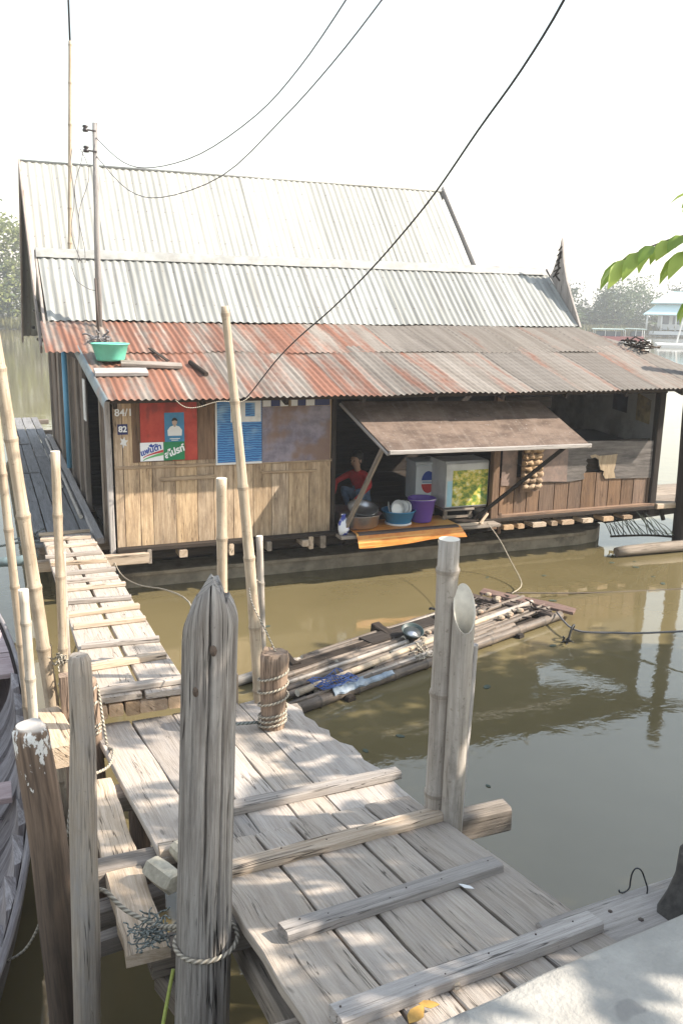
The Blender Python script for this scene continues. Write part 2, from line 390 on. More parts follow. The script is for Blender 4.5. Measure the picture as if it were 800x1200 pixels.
mb = MB(); mb.grid(lambda a, b: (lerp(-370, 370, a), bank_y(lerp(-170, 170, a)) + b * 240, (-.5 if b == 0 else .5 + .9 * min(1, b * 8))), 40, 10)
tag(mb.build('far_bank', 'mud'), 'low far river bank under the trees', 'river bank', kind='structure')

# ------------------------------------------------------------------ quay
t = NT('quay_concrete')
a = t.noise(t.coord('Object'), 3.5, 6, .65); b2 = t.noise(t.coord('Object'), 55, 3, .6)
col = t.mix(t.ss(a, .35, .68), (.30, .285, .26), (.40, .38, .345))
col = t.mix(t.math('MULTIPLY', t.ss(b2, .58, .72), .35), col, (.28, .26, .23))
st = t.ss(t.noise(t.coord('Object'), 5.2, 2, .5), .70, .74); col = t.mix(t.math('MULTIPLY', st, .6), col, (.20, .19, .18))
M['concrete'] = t.fin(col, .9, t.math('ADD', a, b2), .5, .012, spec=.2)
mb = MB()
edge = [(-60, -9.05), (-1.0, -9.05), (-.92, -8.67), (-.5, -8.605), (-.18, -8.56), (.22, -8.505), (.62, -8.465), (1.2, -8.42), (3.5, -8.3), (60, -8.3)]
prof = [(-1.9, .06, 0), (-.10, .02, .0), (-.03, .010, 0), (-.009, .002, 0), (-.001, -.012, 0), (0, -.06, 0), (0, -.2, 0), (.002, -.6, 0), (.005, -3, 0), (.005, -40, 0)]
dense = []
for (x0, y0), (x1, y1) in zip(edge, edge[1:]):
    k = 1 if abs(x1 - x0) > 20 else max(1, int(math.hypot(x1 - x0, y1 - y0) / .06))
    for i in range(k): dense.append((lerp(x0, x1, i / k), lerp(y0, y1, i / k)))
dense.append(edge[-1]); base = len(mb.v); np_ = len(prof)
for x, y in dense:
    for dz, dy, _ in prof:
        nz = mnoise.noise(V((x * 5, y * 5 + dy * 4, 0))) * .008 if abs(x) < 6 and dy > -1 else 0
        mb.v.append((x, y + dy + nz, 1.66 + dz + nz * .25))
for i in range(len(dense) - 1):
    for j in range(np_ - 1):
        q = base + i * np_ + j
        mb.face((q, q + np_, q + np_ + 1, q + 1), [(0, 0)] * 4, .5, 0, True)
tag(mb.build('quay', 'concrete'), 'worn pale concrete quay edge', 'quay', kind='structure')

# grey timber kerb that edges the quay right of the ramp
q = empty('quay_edge_beam', (1.6, -8.3, 1.4), 'wide grey timber beam edging the concrete quay beside the stained post', 'timber beam')
mb = MB(); mb.bar((.30, -8.33, 1.435), (4.2, -8.12, 1.435), .36, .10, seg=12, jit=.006, r=.3); mb.build('beam', 'deckgrey', q)
mb = MB(); mb.nail((.62, -8.27, 1.486), .01, 0); mb.nail((.55, -8.2, 1.486), .008, 0); mb.build('bolt', 'nail', q)
M['tarred'] = plain('tarred_post', (.055, .05, .045), .8, .6, 25, dirt=(.16, .15, .135), bs=.8)
mb = MB(); P = [(.80, -8.30, 1.44), (.80, -8.30, 1.48), (.815, -8.295, 1.53), (.835, -8.29, 1.60), (.845, -8.285, 1.70), (.845, -8.28, 1.73)]
mb.tube(P, [.115, .10, .083, .074, .072, .05], 16, jit=.25)
tag(mb.build('mooring_post', 'tarred', at=(.775, -8.29, 1.44)), 'black tarred stub post standing on the quay beam at the right edge', 'post')
mb = MB(); W = [(.725, -8.17, 1.47), (.735, -8.165, 1.50), (.725, -8.16, 1.535), (.708, -8.155, 1.575), (.688, -8.15, 1.585), (.678, -8.145, 1.565), (.674, -8.145, 1.535), (.672, -8.145, 1.508), (.655, -8.14, 1.492), (.640, -8.135, 1.494), (.638, -8.135, 1.503)]
def smooth(pts, n=6):
    pts = [V(p) for p in pts]; out = []
    for i in range(len(pts) - 1):
        a, b, c, d = pts[max(i - 1, 0)], pts[i], pts[i + 1], pts[min(i + 2, len(pts) - 1)]
        for k in range(n):
            t = k / n
            out.append(.5 * ((2 * b) + (c - a) * t + (2 * a - 5 * b + 4 * c - d) * t * t + (3 * b - a - 3 * c + d) * t ** 3))
    out.append(pts[-1]); return out
mb.tube(smooth(W), .003, 6)
tag(mb.build('wire', 'cable', at=W[0]), 'black bent wire curling up from the grey quay beam', 'wire')

# ------------------------------------------------------------------ landing stage: level platform and ramp
def zp(y): return 1.2 - math.tan(math.radians(6.3)) * (y + 6.93)          # platform surface
def zr(y): return 1.215 - math.tan(math.radians(11.5)) * (y + 6.93)       # ramp surface
plat = empty('landing_platform', (-.2, -6.2, 1.1), 'sun bleached plank landing platform between gangway and ramp', 'platform')
mb = MB()
def board(mb, x0, x1, x0b, x1b, y0, y1, zf, th=.034, dz=0., seg=7, jit=.004, r=None):
    """plank on a sloping plane, x range at y0 and at y1, along y"""
    r = R.random() if r is None else r; rings = []; lens = []
    for i in range(seg + 1):
        k = i / seg; y = lerp(y0, y1, k); a = lerp(x0, x0b, k) + R.uniform(-jit, jit); b = lerp(x1, x1b, k) + R.uniform(-jit, jit); z = zf(y) + dz + R.uniform(-.002, .002)
        e = .004
        rings.append([V((a + e, y, z)), V((a, y, z - e)), V((a, y, z - th)), V((b, y, z - th)), V((b, y, z - e)), V((b - e, y, z)), V(((a + b) / 2, y, z + .002))]); lens.append((y - y0))
    wd = x1 - x0
    mb.ring_surface(rings, lens, [0, .005, .04, .04 + wd, .075 + wd, .08 + wd, .08 + wd * 1.5, .08 + wd * 2], r, 0, False, True)
E0 = -5.28
board(mb, -.835, -.620, -.735, -.520, E0, -6.98, zp)
board(mb, -.610, -.372, -.515, -.30, E0 - .02, -6.98, zp, seg=9)
board(mb, -.364, -.166, -.292, -.10, E0, -7.0, zp)
board(mb, -.158, .052, -.094, .10, E0 + .03, -7.0, zp, r=.7)
# eaten outer plank
pts = [(.060, E0), (.30, E0 + .06), (.345, -5.42), (.38, -5.55), (.36, -5.66), (.385, -5.76), (.375, -5.86), (.41, -5.93), (.385, -6.02), (.40, -6.12), (.445, -6.2), (.44, -6.32), (.425, -6.4), (.46, -6.55), (.455, -6.8), (.47, -7.05), (.108, -7.05), (.085, -6.3)]
mb.prism([(x, y, zp(y)) for x, y in pts], (0, 0, -.034), (0, 1, 0), r=.8)
plank = mb.build('planking', 'deck', plat)
mb = MB()
for y, xa, xb in ((-5.42, -1.14, .42), (-6.15, -1.0, .40), (-6.86, -1.12, .40)):
    mb.bar((xa, y, zp(y) - .034 - .055), (xb, y + .03, zp(y) - .034 - .055), .12, .10, seg=4, jit=.004)
mb.build('bearer', 'beam', plat)
mb = MB()
for x, y in ((-.62, -5.5), (.25, -5.52), (-.55, -6.75), (.33, -6.8)): mb = MB(); mb.tube([(x, y, zp(y) - .09), (x + .02, y, -.6)], [.06, .065], 10, jit=.1); mb.build('pile', 'wetpost', plat)
def cleat(parent, p0, p1, w=.075, t=.04, mat='pale', lift=0., nails=6):
    mb = MB(); p0, p1 = V(p0), V(p1); up = V((0, .11, .99))
    mb.bar(p0, p1, w, t, up, seg=6, jit=.003, bev=.006, taper=R.uniform(.9, 1.05))
    d = p1 - p0
    for i in range(nails):
        f = (i + R.uniform(.1, .9)) / nails; c = p0 + d * f
        mb.nail(c + V((0, R.uniform(-.25, .25) * w, t / 2 - .001)), R.uniform(.002, .0038))
    return mb.build('cleat', [mat, 'nail'], parent)
cleat(plat, (-.60, -6.70, zp(-6.7) + .02), (.50, -6.66, zp(-6.66) + .022), .085, .045, 'deck')
cleat(plat, (-.74, -6.93, zp(-6.93) + .015), (-.44, -6.95, zp(-6.95) + .015), .075, .035, 'pale', nails=4)

ramp = empty('boarding_ramp', (-.05, -7.7, 1.35), 'pale plank boarding ramp with raised cross cleats beside the concrete quay', 'ramp')
mb = MB()
xs0 = [-.60, -.335, -.155, .045, .21, .455]
xs1 = [-.57, -.30, -.135, .045, .215, .475]
for i in range(5):
    board(mb, xs0[i] + .005, xs0[i + 1] - .006, xs1[i] + .005, xs1[i + 1] - .006, -6.88 - R.uniform(0, .03) - (.06 if i < 2 else 0), -8.62, zr, .038, seg=9, r=[.55, .75, .45, .6, .2][i])
mb.build('planking', 'deck', ramp)
mb = MB()
for y in (-7.55, -8.25): mb.bar((-.68, y, zr(y) - .10), (.50, y, zr(y) - .10), .11, .11, seg=3, jit=.004)
for x in (-.52, .40): mb.bar((x, -6.95, zr(-6.95) - .21), (x, -8.55, zr(-8.55) - .21), .09, .11, (0, 0, 1))
mb.build('bearer', 'beam', ramp)
for a, b, mt in (((-.62, -7.30), (.44, -7.20), 'pale'), ((-.49, -7.84), (.40, -7.735), 'deckgrey'), ((-.50, -8.34), (.455, -8.24), 'deckgrey')):
    cleat(ramp, (a[0], a[1], zr(a[1]) + .021), (b[0], b[1], zr(b[1]) + .021), .082, .042, mt)
# low timber end that sticks out behind the bamboo posts
mb = MB(); mb.bar((.30, -6.98, 1.045), (.93, -6.99, 1.06), .10, .13, seg=3, jit=.004)
tag(mb.build('cross_beam', 'beam', at=(.5, -6.98, 1.0)), 'grey beam end jutting out over water behind the bamboo post pair', 'beam')

# beams and plank left of the ramp
q = empty('loose_plank', (-.89, -6.8, 1.12), 'long cracked orange-beige plank lying left of the platform with rotten ends', 'plank')
mb = MB(); board(mb, -.965, -.825, -.955, -.800, -6.05, -7.47, lambda y: 1.135 - .06 * (y + 6.7), .05, seg=14, jit=.006, r=.6)
mb.build('board', 'pale', q)
mb = MB(); mb.bar((-.86, -7.36, 1.05), (-.42, -7.32, 1.06), .10, .12, seg=3, jit=.005)
mb.bar((-1.20, -7.02, 1.02), (-.74, -6.98, 1.03), .085, .10, seg=2, jit=.004)
mb.bar((-1.10, -7.2, 1.03), (-.80, -7.16, 1.04), .06, .08, seg=2, jit=.004)
tag(mb.build('support_beam', 'beam', at=(-.8, -7.3, 1.0)), 'squared timber bearers beneath the loose plank and weathered post', 'beam')
mb = MB(); mb.bar((-.80, -7.32, .93), (-.42, -8.5, .86), .08, .10, seg=3, jit=.004)
tag(mb.build('brace', 'beam', at=(-.6, -7.9, .9)), 'slanting grey brace at the foot of the thick weathered post', 'brace')
mb = MB(); mb.bar((-1.075, -5.1, 1.03), (-1.02, -5.72, 1.08), .155, .12, seg=4, jit=.006, r=.7)
tag(mb.build('timber_block', 'pale', at=(-1.05, -5.4, .95)), 'short thick timber block lying between white topped post and gangway corner', 'timber')

# broken lumps on the platform edge
M['stone'] = plain('lump_stone', (.50, .45, .35), .95, .35, 22, bs=.6, dirt=(.34, .31, .24))
def lump(pos, size, rot, label, sides=6, mat='stone'):
    mb = MB(); rings = []; n = sides * 2
    for k, (f, s_) in enumerate(((-.5, .80), (-.45, .95), (0, 1.0), (.42, .93), (.5, .75))):
        rings.append([V((f * size[0] + .006 * mnoise.noise(V((j, k, 5))), math.cos(2 * PI * j / n) * size[1] / 2 * s_ * (1 + .12 * mnoise.noise(V((j * .7, k, 1)))), math.sin(2 * PI * j / n) * size[2] / 2 * s_)) for j in range(n)])
    m = Matrix.Rotation(rot, 3, 'Z'); rings = [[V(pos) + m @ p for p in r_] for r_ in rings]
    mb.ring_surface(rings, [r_[0].length for r_ in rings], [j * .05 for j in range(n + 1)], .5, 0, False, True)
    return tag(mb.build('stone', mat, at=pos), label, 'stone', 'stones on the platform edge')
lump((-.755, -7.10, 1.215), (.17, .11, .10), 2.0, 'grey faceted stone at the left of the platform edge stones', 3)
lump((-.655, -7.02, 1.235), (.13, .08, .08), 1.9, 'cream rounded stone tight against the weathered post, farther of two', 5)
lump((-.635, -7.135, 1.235), (.12, .085, .08), 1.7, 'cream rounded stone tight against the weathered post, nearer of two', 5)

# ------------------------------------------------------------------ posts
def old_post(name, pts, rads, mats, label, cat='post', n=22, seg=26, jit=.12, crack=0, capmat=None):
    mb = MB(); P, Q = [], []
    pts = [V(p) for p in pts]
    for i in range(seg + 1):
        f = i / seg * (len(pts) - 1); k = min(int(f), len(pts) - 2); P.append(pts[k].lerp(pts[k + 1], f - k)); Q.append(lerp(rads[k], rads[k + 1], f - k))
    mb.tube(P, Q, n, 0, True, True, .5, jit)
    return tag(mb.build(name, mats, at=pts[0]), label, cat)
# thick weathered post: worn top, long vertical checks cut into the surface
mb = MB(); n = 140; rings = []; lens = []
zs = [-.5] + [lerp(.3, 2.50, i / 90) for i in range(91)] + [2.53, 2.56, 2.59]
ck = [(4.42, 1.45, 2.64, .035, .045), (5.0, .7, 2.25, .028, .04), (3.85, 1.7, 2.62, .022, .03), (5.4, 1.2, 2.6, .018, .03), (4.7, .5, 1.45, .02, .035), (2.05, .9, 2.6, .016, .10), (2.75, 1.35, 2.55, .012, .06), (1.35, .6, 2.2, .008, .07), (.7, 1.2, 2.58, .007, .07)]
for z in zs:
    c = V((-.705 + .045 * (z - 1.35) / 1.3, -7.62, z)); ring = []
    base_r = .094 - .006 * (z - 1.3) / 1.3
    for j in range(n):
        an = 2 * PI * j / n; r_ = base_r * (1 + .06 * mnoise.noise(V((math.cos(an) * 2, math.sin(an) * 2, z * .8))) + .025 * mnoise.noise(V((math.cos(an) * 9, math.sin(an) * 9, z * 1.5))))
        for a0, z0, z1, dp, wd in ck:
            aa = a0 + .09 * mnoise.noise(V((a0 * 7, z * 2.4, 0))) + .05 * (z - 1.8)
            dd = abs((an - aa + PI) % (2 * PI) - PI)
            if z0 < z < z1 and dd < wd: r_ -= dp * (1 - dd / wd) * min(1, (z - z0) * 4, (z1 - z) * 6)
        k = (z - 2.50) / .09
        if k > 0: r_ *= 1 - .35 * k * k
        p = c + V((math.cos(an) * r_, math.sin(an) * r_, 0))
        if z > 2.40: lat = math.cos(an) * .929 - math.sin(an) * .371; p.z += (.040 * mnoise.noise(V((math.cos(an) * 2.6 + 3, math.sin(an) * 2.6, 2))) - .09 * max(0, lat - .35) - .085 * max(0, -lat - .2) + .004) * min(1, (z - 2.40) / .12)
        ring.append(p)
    rings.append(ring); lens.append(z)
mb.ring_surface(rings, lens, [2 * PI * .094 * j / n for j in range(n + 1)], .5, 0, True, True)
q = empty('weathered_post', (-.70, -7.62, 0), 'thickest grey post with deep vertical cracks and worn pointed top, a rope round it', 'post')
mb.build('shaft', 'post', q)
for a0, z in ((3.95, 2.26), (4.6, 2.40), (3.5, 1.72)):
    mb = MB(); c = V((-.67, -7.62, z)); dr = V((math.cos(a0), math.sin(a0), 0)); mb.lathe([(.015, .0), (.013, .012), (.0005, .012)], c + dr * .082, 12, 0, rot=dr.to_track_quat('Z', 'Y').to_matrix(), sx=.8, sy=1.3)
    mb.build('knot', 'wetpost', q)

old_post('round_post', [(-1.115, -7.31, -.5), (-1.10, -7.32, .6), (-1.085, -7.33, 1.05), (-1.075, -7.33, 1.5), (-1.055, -7.325, 1.95), (-1.055, -7.33, 2.27), (-1.055, -7.33, 2.292)],
         [.050, .052, .050, .047, .045, .040, .030], 'post2', 'slim round pole, grey above and tan below, just right of the white topped post', jit=.3)
M['paintpost'] = None
t = NT('flaking_white_post')
g = t.noise(t.coord('UV', (3, 40, 1)), 1, 6, .65)
col = t.mix(t.ss(g, .3, .7), (.10, .07, .052), (.25, .175, .125))
c_ = t.n('ShaderNodeTexCoord'); sp_ = t.n('ShaderNodeSeparateXYZ'); t.l(c_.outputs['Object'], sp_.inputs[0])
hz = t.math('ADD', sp_.outputs[2], t.math('MULTIPLY', t.noise(t.coord('Object', (1, 1, .45)), 24, 5, .65), 1.5))
col = t.mix(t.ss(hz, 3.15, 3.21), col, (.72, .70, .66))
col = t.mix(t.ss(sp_.outputs[2], 2.408, 2.42), col, (.46, .42, .38)); foot_mix = t.ss(sp_.outputs[2], 1.5, 2.2); col = t.mix(foot_mix, t.mix(.55, col, (.03, .026, .022)), col)  # grey cut top; shaft colour grows darker towards the foot
M['paintpost'] = t.fin(col, .8, g, .5, .006, spec=.25)
old_post('painted_post', [(-1.125, -7.06, -.5), (-1.15, -7.06, .8), (-1.19, -7.05, 1.6), (-1.215, -7.04, 1.90), (-1.218, -7.04, 1.925)], [.075, .073, .070, .068, .050], 'paintpost',
         'leaning brown post with flaking white paint on its top beside the boat', jit=.25)

def bam(name, p0, p1, r0, r1, label, mat='bam', gap=.34, bow=(0, 0, 0), cat='bamboo pole', mcap='bamcut', n=12, ph=.5, group=None):
    mb = MB(); mb.bamboo(p0, p1, r0, r1, gap, bow, n, 0, 1, ph)
    return tag(mb.build(name, [mat, mcap], at=p0), label, cat, group)
G = 'bamboo mooring poles'
bam('bamboo_pole', (.26, -5.3, -.5), (-.012, -5.3, 3.45), .052, .022, 'tall thick bamboo pole leaning behind the roped stump, crossing the front eave', gap=.46, bow=(.035, 0, 0), group=G)
bam('bamboo_pole', (.03, -4.95, -.5), (.046, -4.95, 2.40), .036, .034, 'short bamboo pole rising just behind the weathered post top', gap=.5, group=G)
bam('bamboo_pole', (.33, -5.05, -.5), (.276, -5.0, 2.02), .024, .022, 'thin bamboo stub close behind the tall leaning pole', 'bamgrey', group=G)
bam('bamboo_pole', (-.925, -4.95, -.5), (-1.235, -5.0, 3.40), .050, .034, 'thick curved bamboo pole at the left edge, taller than all beside it', gap=.42, bow=(.012, 0, 0), group=G)
bam('bamboo_pole', (-1.15, -4.5, -.5), (-1.245, -4.5, 2.85), .028, .028, 'pale bamboo pole half hidden behind the thick curved one', gap=.4, bow=(.015, 0, 0), group=G)
bam('bamboo_pole', (-1.145, -5.38, -.3), (-1.17, -5.4, 1.935), .030, .028, 'bleached white bamboo stub beside the boat gunwale', 'bamwhite', gap=.36, group=G)
bam('bamboo_pole', (-.985, -5.0, -.5), (-.94, -5.0, 2.62), .030, .027, 'straight bamboo pole at the gangway left edge with rag tied at its foot', gap=.42, group=G)
bam('bamboo_pole', (-.93, -4.85, -.5), (-.925, -4.95, 2.0), .018, .016, 'thin grey bamboo stick directly behind the rag tied pole', 'bamgrey', group=G)
mb = MB(); mb.bar((-.945, -5.15, .3), (-.965, -5.18, 1.32), .075, .07, (0, 1, 0), seg=8, jit=.006, r=.8)
tag(mb.build('stake', 'stump', at=(-.945, -5.15, .3)), 'short tan stake tied below the rag on the straight bamboo pole', 'stake')
old_post('stake', [(-.84, -5.52, .0), (-.845, -5.52, .8), (-.85, -5.5, 1.15), (-.87, -5.5, 1.30), (-.86, -5.5, 1.42)], [.04, .042, .036, .045, .03], 'stump', 'gnarled brown stake wrapped in pale rope at the gangway corner', 'stake', 12, 18, .6)
mb = MB(); mb.bar((-.03, -5.22, .3), (-.02, -5.22, 1.31), .085, .07, (0, 1, 0), seg=5, jit=.004, r=.7); mb.bar((.04, -5.2, .4), (.045, -5.2, 1.19), .05, .05, (0, 1, 0), seg=5, jit=.004, r=.9)
tag(mb.build('stake', 'pale', at=(0, -5.22, .3)), 'squared pale stake half hidden between weathered post and roped stump', 'stake')

# double bamboo post with slanted open end
q = empty('bamboo_post', (.47, -7.2, 0), 'two bamboo posts lashed as one right of the ramp, nearer one open mouthed', 'post')
mb = MB(); mb.bamboo((.44, -7.14, -.4), (.445, -7.165, 2.535), .050, .046, .5, n=16, mcap=1); mb.build('rear_cane', ['bamgrey', 'bamcut'], q)
def open_cane(p0, p1, r0, cut, face, parent, name, mat='bamgrey'):
    """cane with a wall thickness and a slanted open mouth turned to face"""
    mb = MB(); p0, p1 = V(p0), V(p1); n = 24; d = (p1 - p0).normalized(); a = V(face).normalized(); a = (a - d * a.dot(d)).normalized(); b = d.cross(a); L = (p1 - p0).length
    fr = [0, .25, .4, .43, .436, .45, .5, .62, .66, .70, .74]
    out = []; lens = []
    for f in [i / 12 * .62 for i in range(13)]: out.append(('c', f))
    rings = []
    for f in [0, .15, .30, .345, .35, .356, .37, .5, .6, .66]:
        k = 1.12 if f == .35 else (1.04 if f in (.345, .356) else 1); 
        rings.append([p0 + d * (L * f) + (a * math.cos(2 * PI * j / n) + b * math.sin(2 * PI * j / n)) * r0 * k for j in range(n)]); lens.append(L * f)
    for g in (.33, .66, 1.):
        ring = []
        for j in range(n):
            an = 2 * PI * j / n; top = L - cut * (.5 + .5 * math.cos(an)) ** 1.0
            h = lerp(L * .66, top, g); ring.append(p0 + d * h + (a * math.cos(an) + b * math.sin(an)) * r0)
        rings.append(ring); lens.append(lerp(L * .66, L, g))
    inner = []
    for g in (1., .5, 0.):
        ring = []
        for j in range(n):
            an = 2 * PI * j / n; top = L - cut * (.5 + .5 * math.cos(an)) ** 1.0
            h = lerp(L - cut - .12, top, g); ring.append(p0 + d * h + (a * math.cos(an) + b * math.sin(an)) * r0 * (.86 if g == 1 else .82))
        inner.append(ring)
    per = [2 * PI * r0 * j / n for j in range(n + 1)]
    mb.ring_surface(rings, lens, per, 0., 0, True, False); mb.ring_surface([rings[-1]] + inner, [0, .01, .1, .2], per, .1, 1, True, False)
    base = len(mb.v); mb.v.extend(tuple(p) for p in inner[-1]); mb.face(range(base, base + n), [(0, 0)] * n, .2, 1)
    return mb.build(name, [mat, 'bamcut'], parent)
open_cane((.475, -7.215, -.4), (.493, -7.235, 2.345), .0475, .19, (-.25, -1, 0), q, 'open_cane')
mb = MB(); mb.bar((.535, -7.14, .2), (.565, -7.19, 2.065), .05, .035, (.3, 1, 0), seg=8, jit=.002, bev=.012); mb.build('split_stave', 'deckgrey', q)

# roped stump
q = empty('roped_stump', (.13, -5.75, 1.05), 'splintered brown stump wound with rope standing through the platform', 'stump')
mb = MB(); n = 26; rings = []; lens = []
for i in range(24):
    f = i / 23; z = lerp(.55, 1.53, f); c = V((.125 + .015 * f, -5.75, z)); ring = []
    for j in range(n):
        an = 2 * PI * j / n; r_ = .068 + .016 * max(0, (f - .55)) * 2 + .010 * mnoise.noise(V((math.cos(an) * 5, math.sin(an) * 5, z * 1.5)))
        if f > .97: r_ *= .9
        ring.append(c + V((math.cos(an) * r_, math.sin(an) * r_, (.03 * mnoise.noise(V((math.cos(an) * 3, math.sin(an) * 3, 9))) if f > .85 else 0))))
    rings.append(ring); lens.append(z)
mb.ring_surface(rings, lens, [.45 * j / n for j in range(n + 1)], .5, 0, True, True); mb.build('trunk', 'stump', q)
mb = MB()
def coil(c, r, z0, z1, turns, k=18, tilt=.0, ph=0.):
    return [V((c[0] + r * math.cos(2 * PI * i / k + ph), c[1] + r * math.sin(2 * PI * i / k + ph), lerp(z0, z1, i / (turns * k)) + tilt * math.cos(2 * PI * i / k + ph + 1))) for i in range(int(turns * k) + 1)]
def rope(name, pts, r, mat, label, cat='rope', n=7, group=None):
    mb = MB(); mb.tube(smooth(pts, 4), r, n); return tag(mb.build(name, mat, at=pts[0]), label, cat, group)
rope('rope', coil((.128, -5.75), .079, 1.085, 1.17, 3, tilt=.012) + coil((.132, -5.75), .086, 1.19, 1.42, 3, tilt=.015), .007, 'rope', 'pale rope wound six times round the brown stump')
rope('rope', [(.15, -5.75, 1.53), (.13, -5.6, 1.62), (.10, -5.42, 1.74), (.145, -5.25, 1.82), (.20, -5.29, 1.80)], .0045, 'rope', 'thin pale rope from the brown stump top up to the tall bamboo pole')
rope('rope', [(.05, -5.72, 1.10), (-.02, -5.73, 1.11), (-.10, -5.70, 1.10), (-.2, -5.74, 1.105), (-.3, -5.9, 1.12), (-.42, -5.98, 1.125)], .009, 'ropegreen', 'frayed grey rope lying on the planks left of the brown stump')
def frizz(c, n, s, r, mat, name, label, cat='rope', flat=1.):
    mb = MB()
    for i in range(n):
        p = V(c) + V((R.gauss(0, s * .4), R.gauss(0, s * .4), R.gauss(0, s * .25 * flat))); pts = [p]
        d = V((R.gauss(0, 1), R.gauss(0, 1), R.gauss(0, .7 * flat))).normalized()
        for k in range(6): d = (d + V((R.gauss(0, 1.1), R.gauss(0, 1.1), R.gauss(0, .7 * flat)))).normalized(); p = p + d * s * .3; pts.append(p)
        mb.tube(smooth(pts, 3), r, 5)
    return tag(mb.build(name, mat, at=c), label, cat)
# rope round the weathered post
kn = V((-.835, -7.47, 1.27))
rope('rope', [(-1.03, -7.27, 1.33), (-1.0, -7.31, 1.345), (-.94, -7.38, 1.30), kn] + [V((-.70 + .108 * math.cos(a), -7.62 + .108 * math.sin(a), 1.30 - .012 * math.sin(a * .5))) for a in [PI * (.75 + 2 * i / 16) for i in range(17)]] + [kn], .0085, 'rope', 'pale mooring rope looped once round the thick weathered post')
frizz((-.86, -7.47, 1.262), 46, .055, .0028, 'ropegreen', 'rope_knot', 'frayed green-grey knot of rope on the loose plank end', flat=.6)
rope('cord', [(-.80, -7.52, 1.12), (-.86, -7.6, .95), (-.95, -7.75, .72), (-1.02, -7.9, .5), (-1.1, -8.05, .2)], .007, 'ropelime', 'lime green cord slanting down to the water beside the weathered post', 'cord')
frizz((-.972, -5.03, 1.36), 26, .042, .004, 'rope', 'rag', 'pale rag strips tied round the straight bamboo pole foot', 'rag')
frizz((-.97, -5.06, 1.22), 18, .036, .004, 'rope', 'rag', 'second smaller rag knot below on the tan stake', 'rag')
frizz((-1.02, -5.12, 1.03), 20, .05, .005, 'ropegreen', 'rope_knot', 'dark green rope knot beside the short timber block', flat=.5)
rope('rope', coil((-.855, -5.51), .044, 1.06, 1.13, 3, tilt=.02) + coil((-.862, -5.505), .046, 1.16, 1.34, 2, tilt=.045) + [V((-.80, -5.58, 1.15)), V((-.79, -5.62, 1.05)), V((-.78, -5.8, 1.11)), V((-.83, -5.98, 1.12)), V((-.95, -6.1, 1.14)), V((-1.03, -6.15, 1.06)), V((-1.06, -6.2, .9))], .0075, 'rope', 'tan rope wound on the gnarled stake and trailing over the loose plank')
rope('rope', [(-1.16, -6.6, .95), (-1.22, -6.55, .72), (-1.30, -6.5, .55), (-1.42, -6.45, .47)], .006, 'rope', 'tan line from the painted post down to the boat side')
rope('rope', [(-.05, .05, .60), (.0, -.4, .45), (.08, -1.2, .55), (.17, -2.2, .80), (.19, -3.2, 1.0), (.02, -4.4, 1.12), (-.02, -5.15, 1.16)], .007, 'rope', 'pale rope sagging over water from the house corner to the platform stakes')

# ------------------------------------------------------------------ gangway
gang = empty('gangway', (-.53, -2.4, .75), 'narrow plank gangway with raised cross slats leading down to the house', 'gangway')
def zg(y): return .735 - math.tan(math.radians(4.5)) * (y - .5)
mb = MB()
board(mb, -.785, -.555, -.815, -.545, .55, -5.30, zg, .035, seg=16, jit=.004, r=.7)
board(mb, -.530, -.225, -.520, -.262, .55, -5.32, zg, .035, seg=16, jit=.004, r=.85)
mb.build('planking', 'deck', gang)
for y in (.48, .08, -.38, -.92, -1.36, -1.80, -2.17, -2.50, -2.98, -3.36, -3.75, -4.27, -4.78 - .45):
    L0, L1 = -.80 + R.uniform(-.03, .02), -.245 + R.uniform(-.025, .03)
    cleat(gang, (L0, y + R.uniform(-.03, .03), zg(y) + .020), (L1, y + R.uniform(-.03, .03), zg(y) + .020), R.uniform(.06, .085), .038, R.choice(['pale', 'deck', 'pale']), nails=4)
cleat(gang, (-.82, -4.75, zg(-4.75) + .02), (-.29, -4.68, zg(-4.7) + .02), .08, .04, 'pale', nails=4)
for i, x in enumerate((-.80, -.70, -.60, -.515, -.44, -.35, -.27)):
    mb = MB(); h = .075 + R.uniform(-.008, .006); mb.bar((x, -5.05, zg(-5.1) - .05 - h / 2), (x, -5.31 - R.uniform(0, .025), zg(-5.3) - .045 - h / 2), .085 if i else .11, h, seg=2, jit=.004, r=R.random(), bev=.008); mb.build('bearer_block', 'end', gang)

# ------------------------------------------------------------------ wooden boat on the left
boat = empty('wooden_boat', (-1.98, -3.9, 0), 'old grey wooden boat with curved ribs moored left of the platform', 'boat')
def hb(y):  # half beam at the gunwale
    k = max(0., 1 - abs((y + 3.9) / 3.9) ** 2.3); return .83 * k ** .62
BX = -1.985
def hullpt(y, side, f, off=0.):
    """f 0 keel .. 1 gunwale"""
    b = hb(y) - off; sheer = .47 + .22 * abs((y + 3.9) / 3.9) ** 2.5
    keel = -.16 + .45 * abs((y + 3.9) / 3.9) ** 4 + off
    an = f * PI / 2; return V((BX + side * b * math.sin(an) ** .75, y, keel + (sheer - keel) * (1 - math.cos(an) ** 1.0) ** .95))
ys = [-7.75 + 7.7 * i / 48 for i in range(49)]
for nm, off, mt in (('hull', 0., 'boatout'), ('lining', .035, 'boatin')):
    mb = MB()
    for sd in (-1, 1):
        mb.grid(lambda a, b: hullpt(lerp(ys[0], ys[-1], a), sd, b, off), 48, 12, r=.5, uvfn=lambda a, b: (a * 7.7, math.floor(b * 6) * 3 + b * .9))
    mb.build(nm, mt, boat)
mb = MB()
for sd in (-1, 1):
    mb.tube([hullpt(lerp(-7.7, -.1, i / 40), sd, 1) + V((sd * -.006, 0, .008)) for i in range(41)], .020, 8)
mb.build('gunwale', 'boatrib', boat)
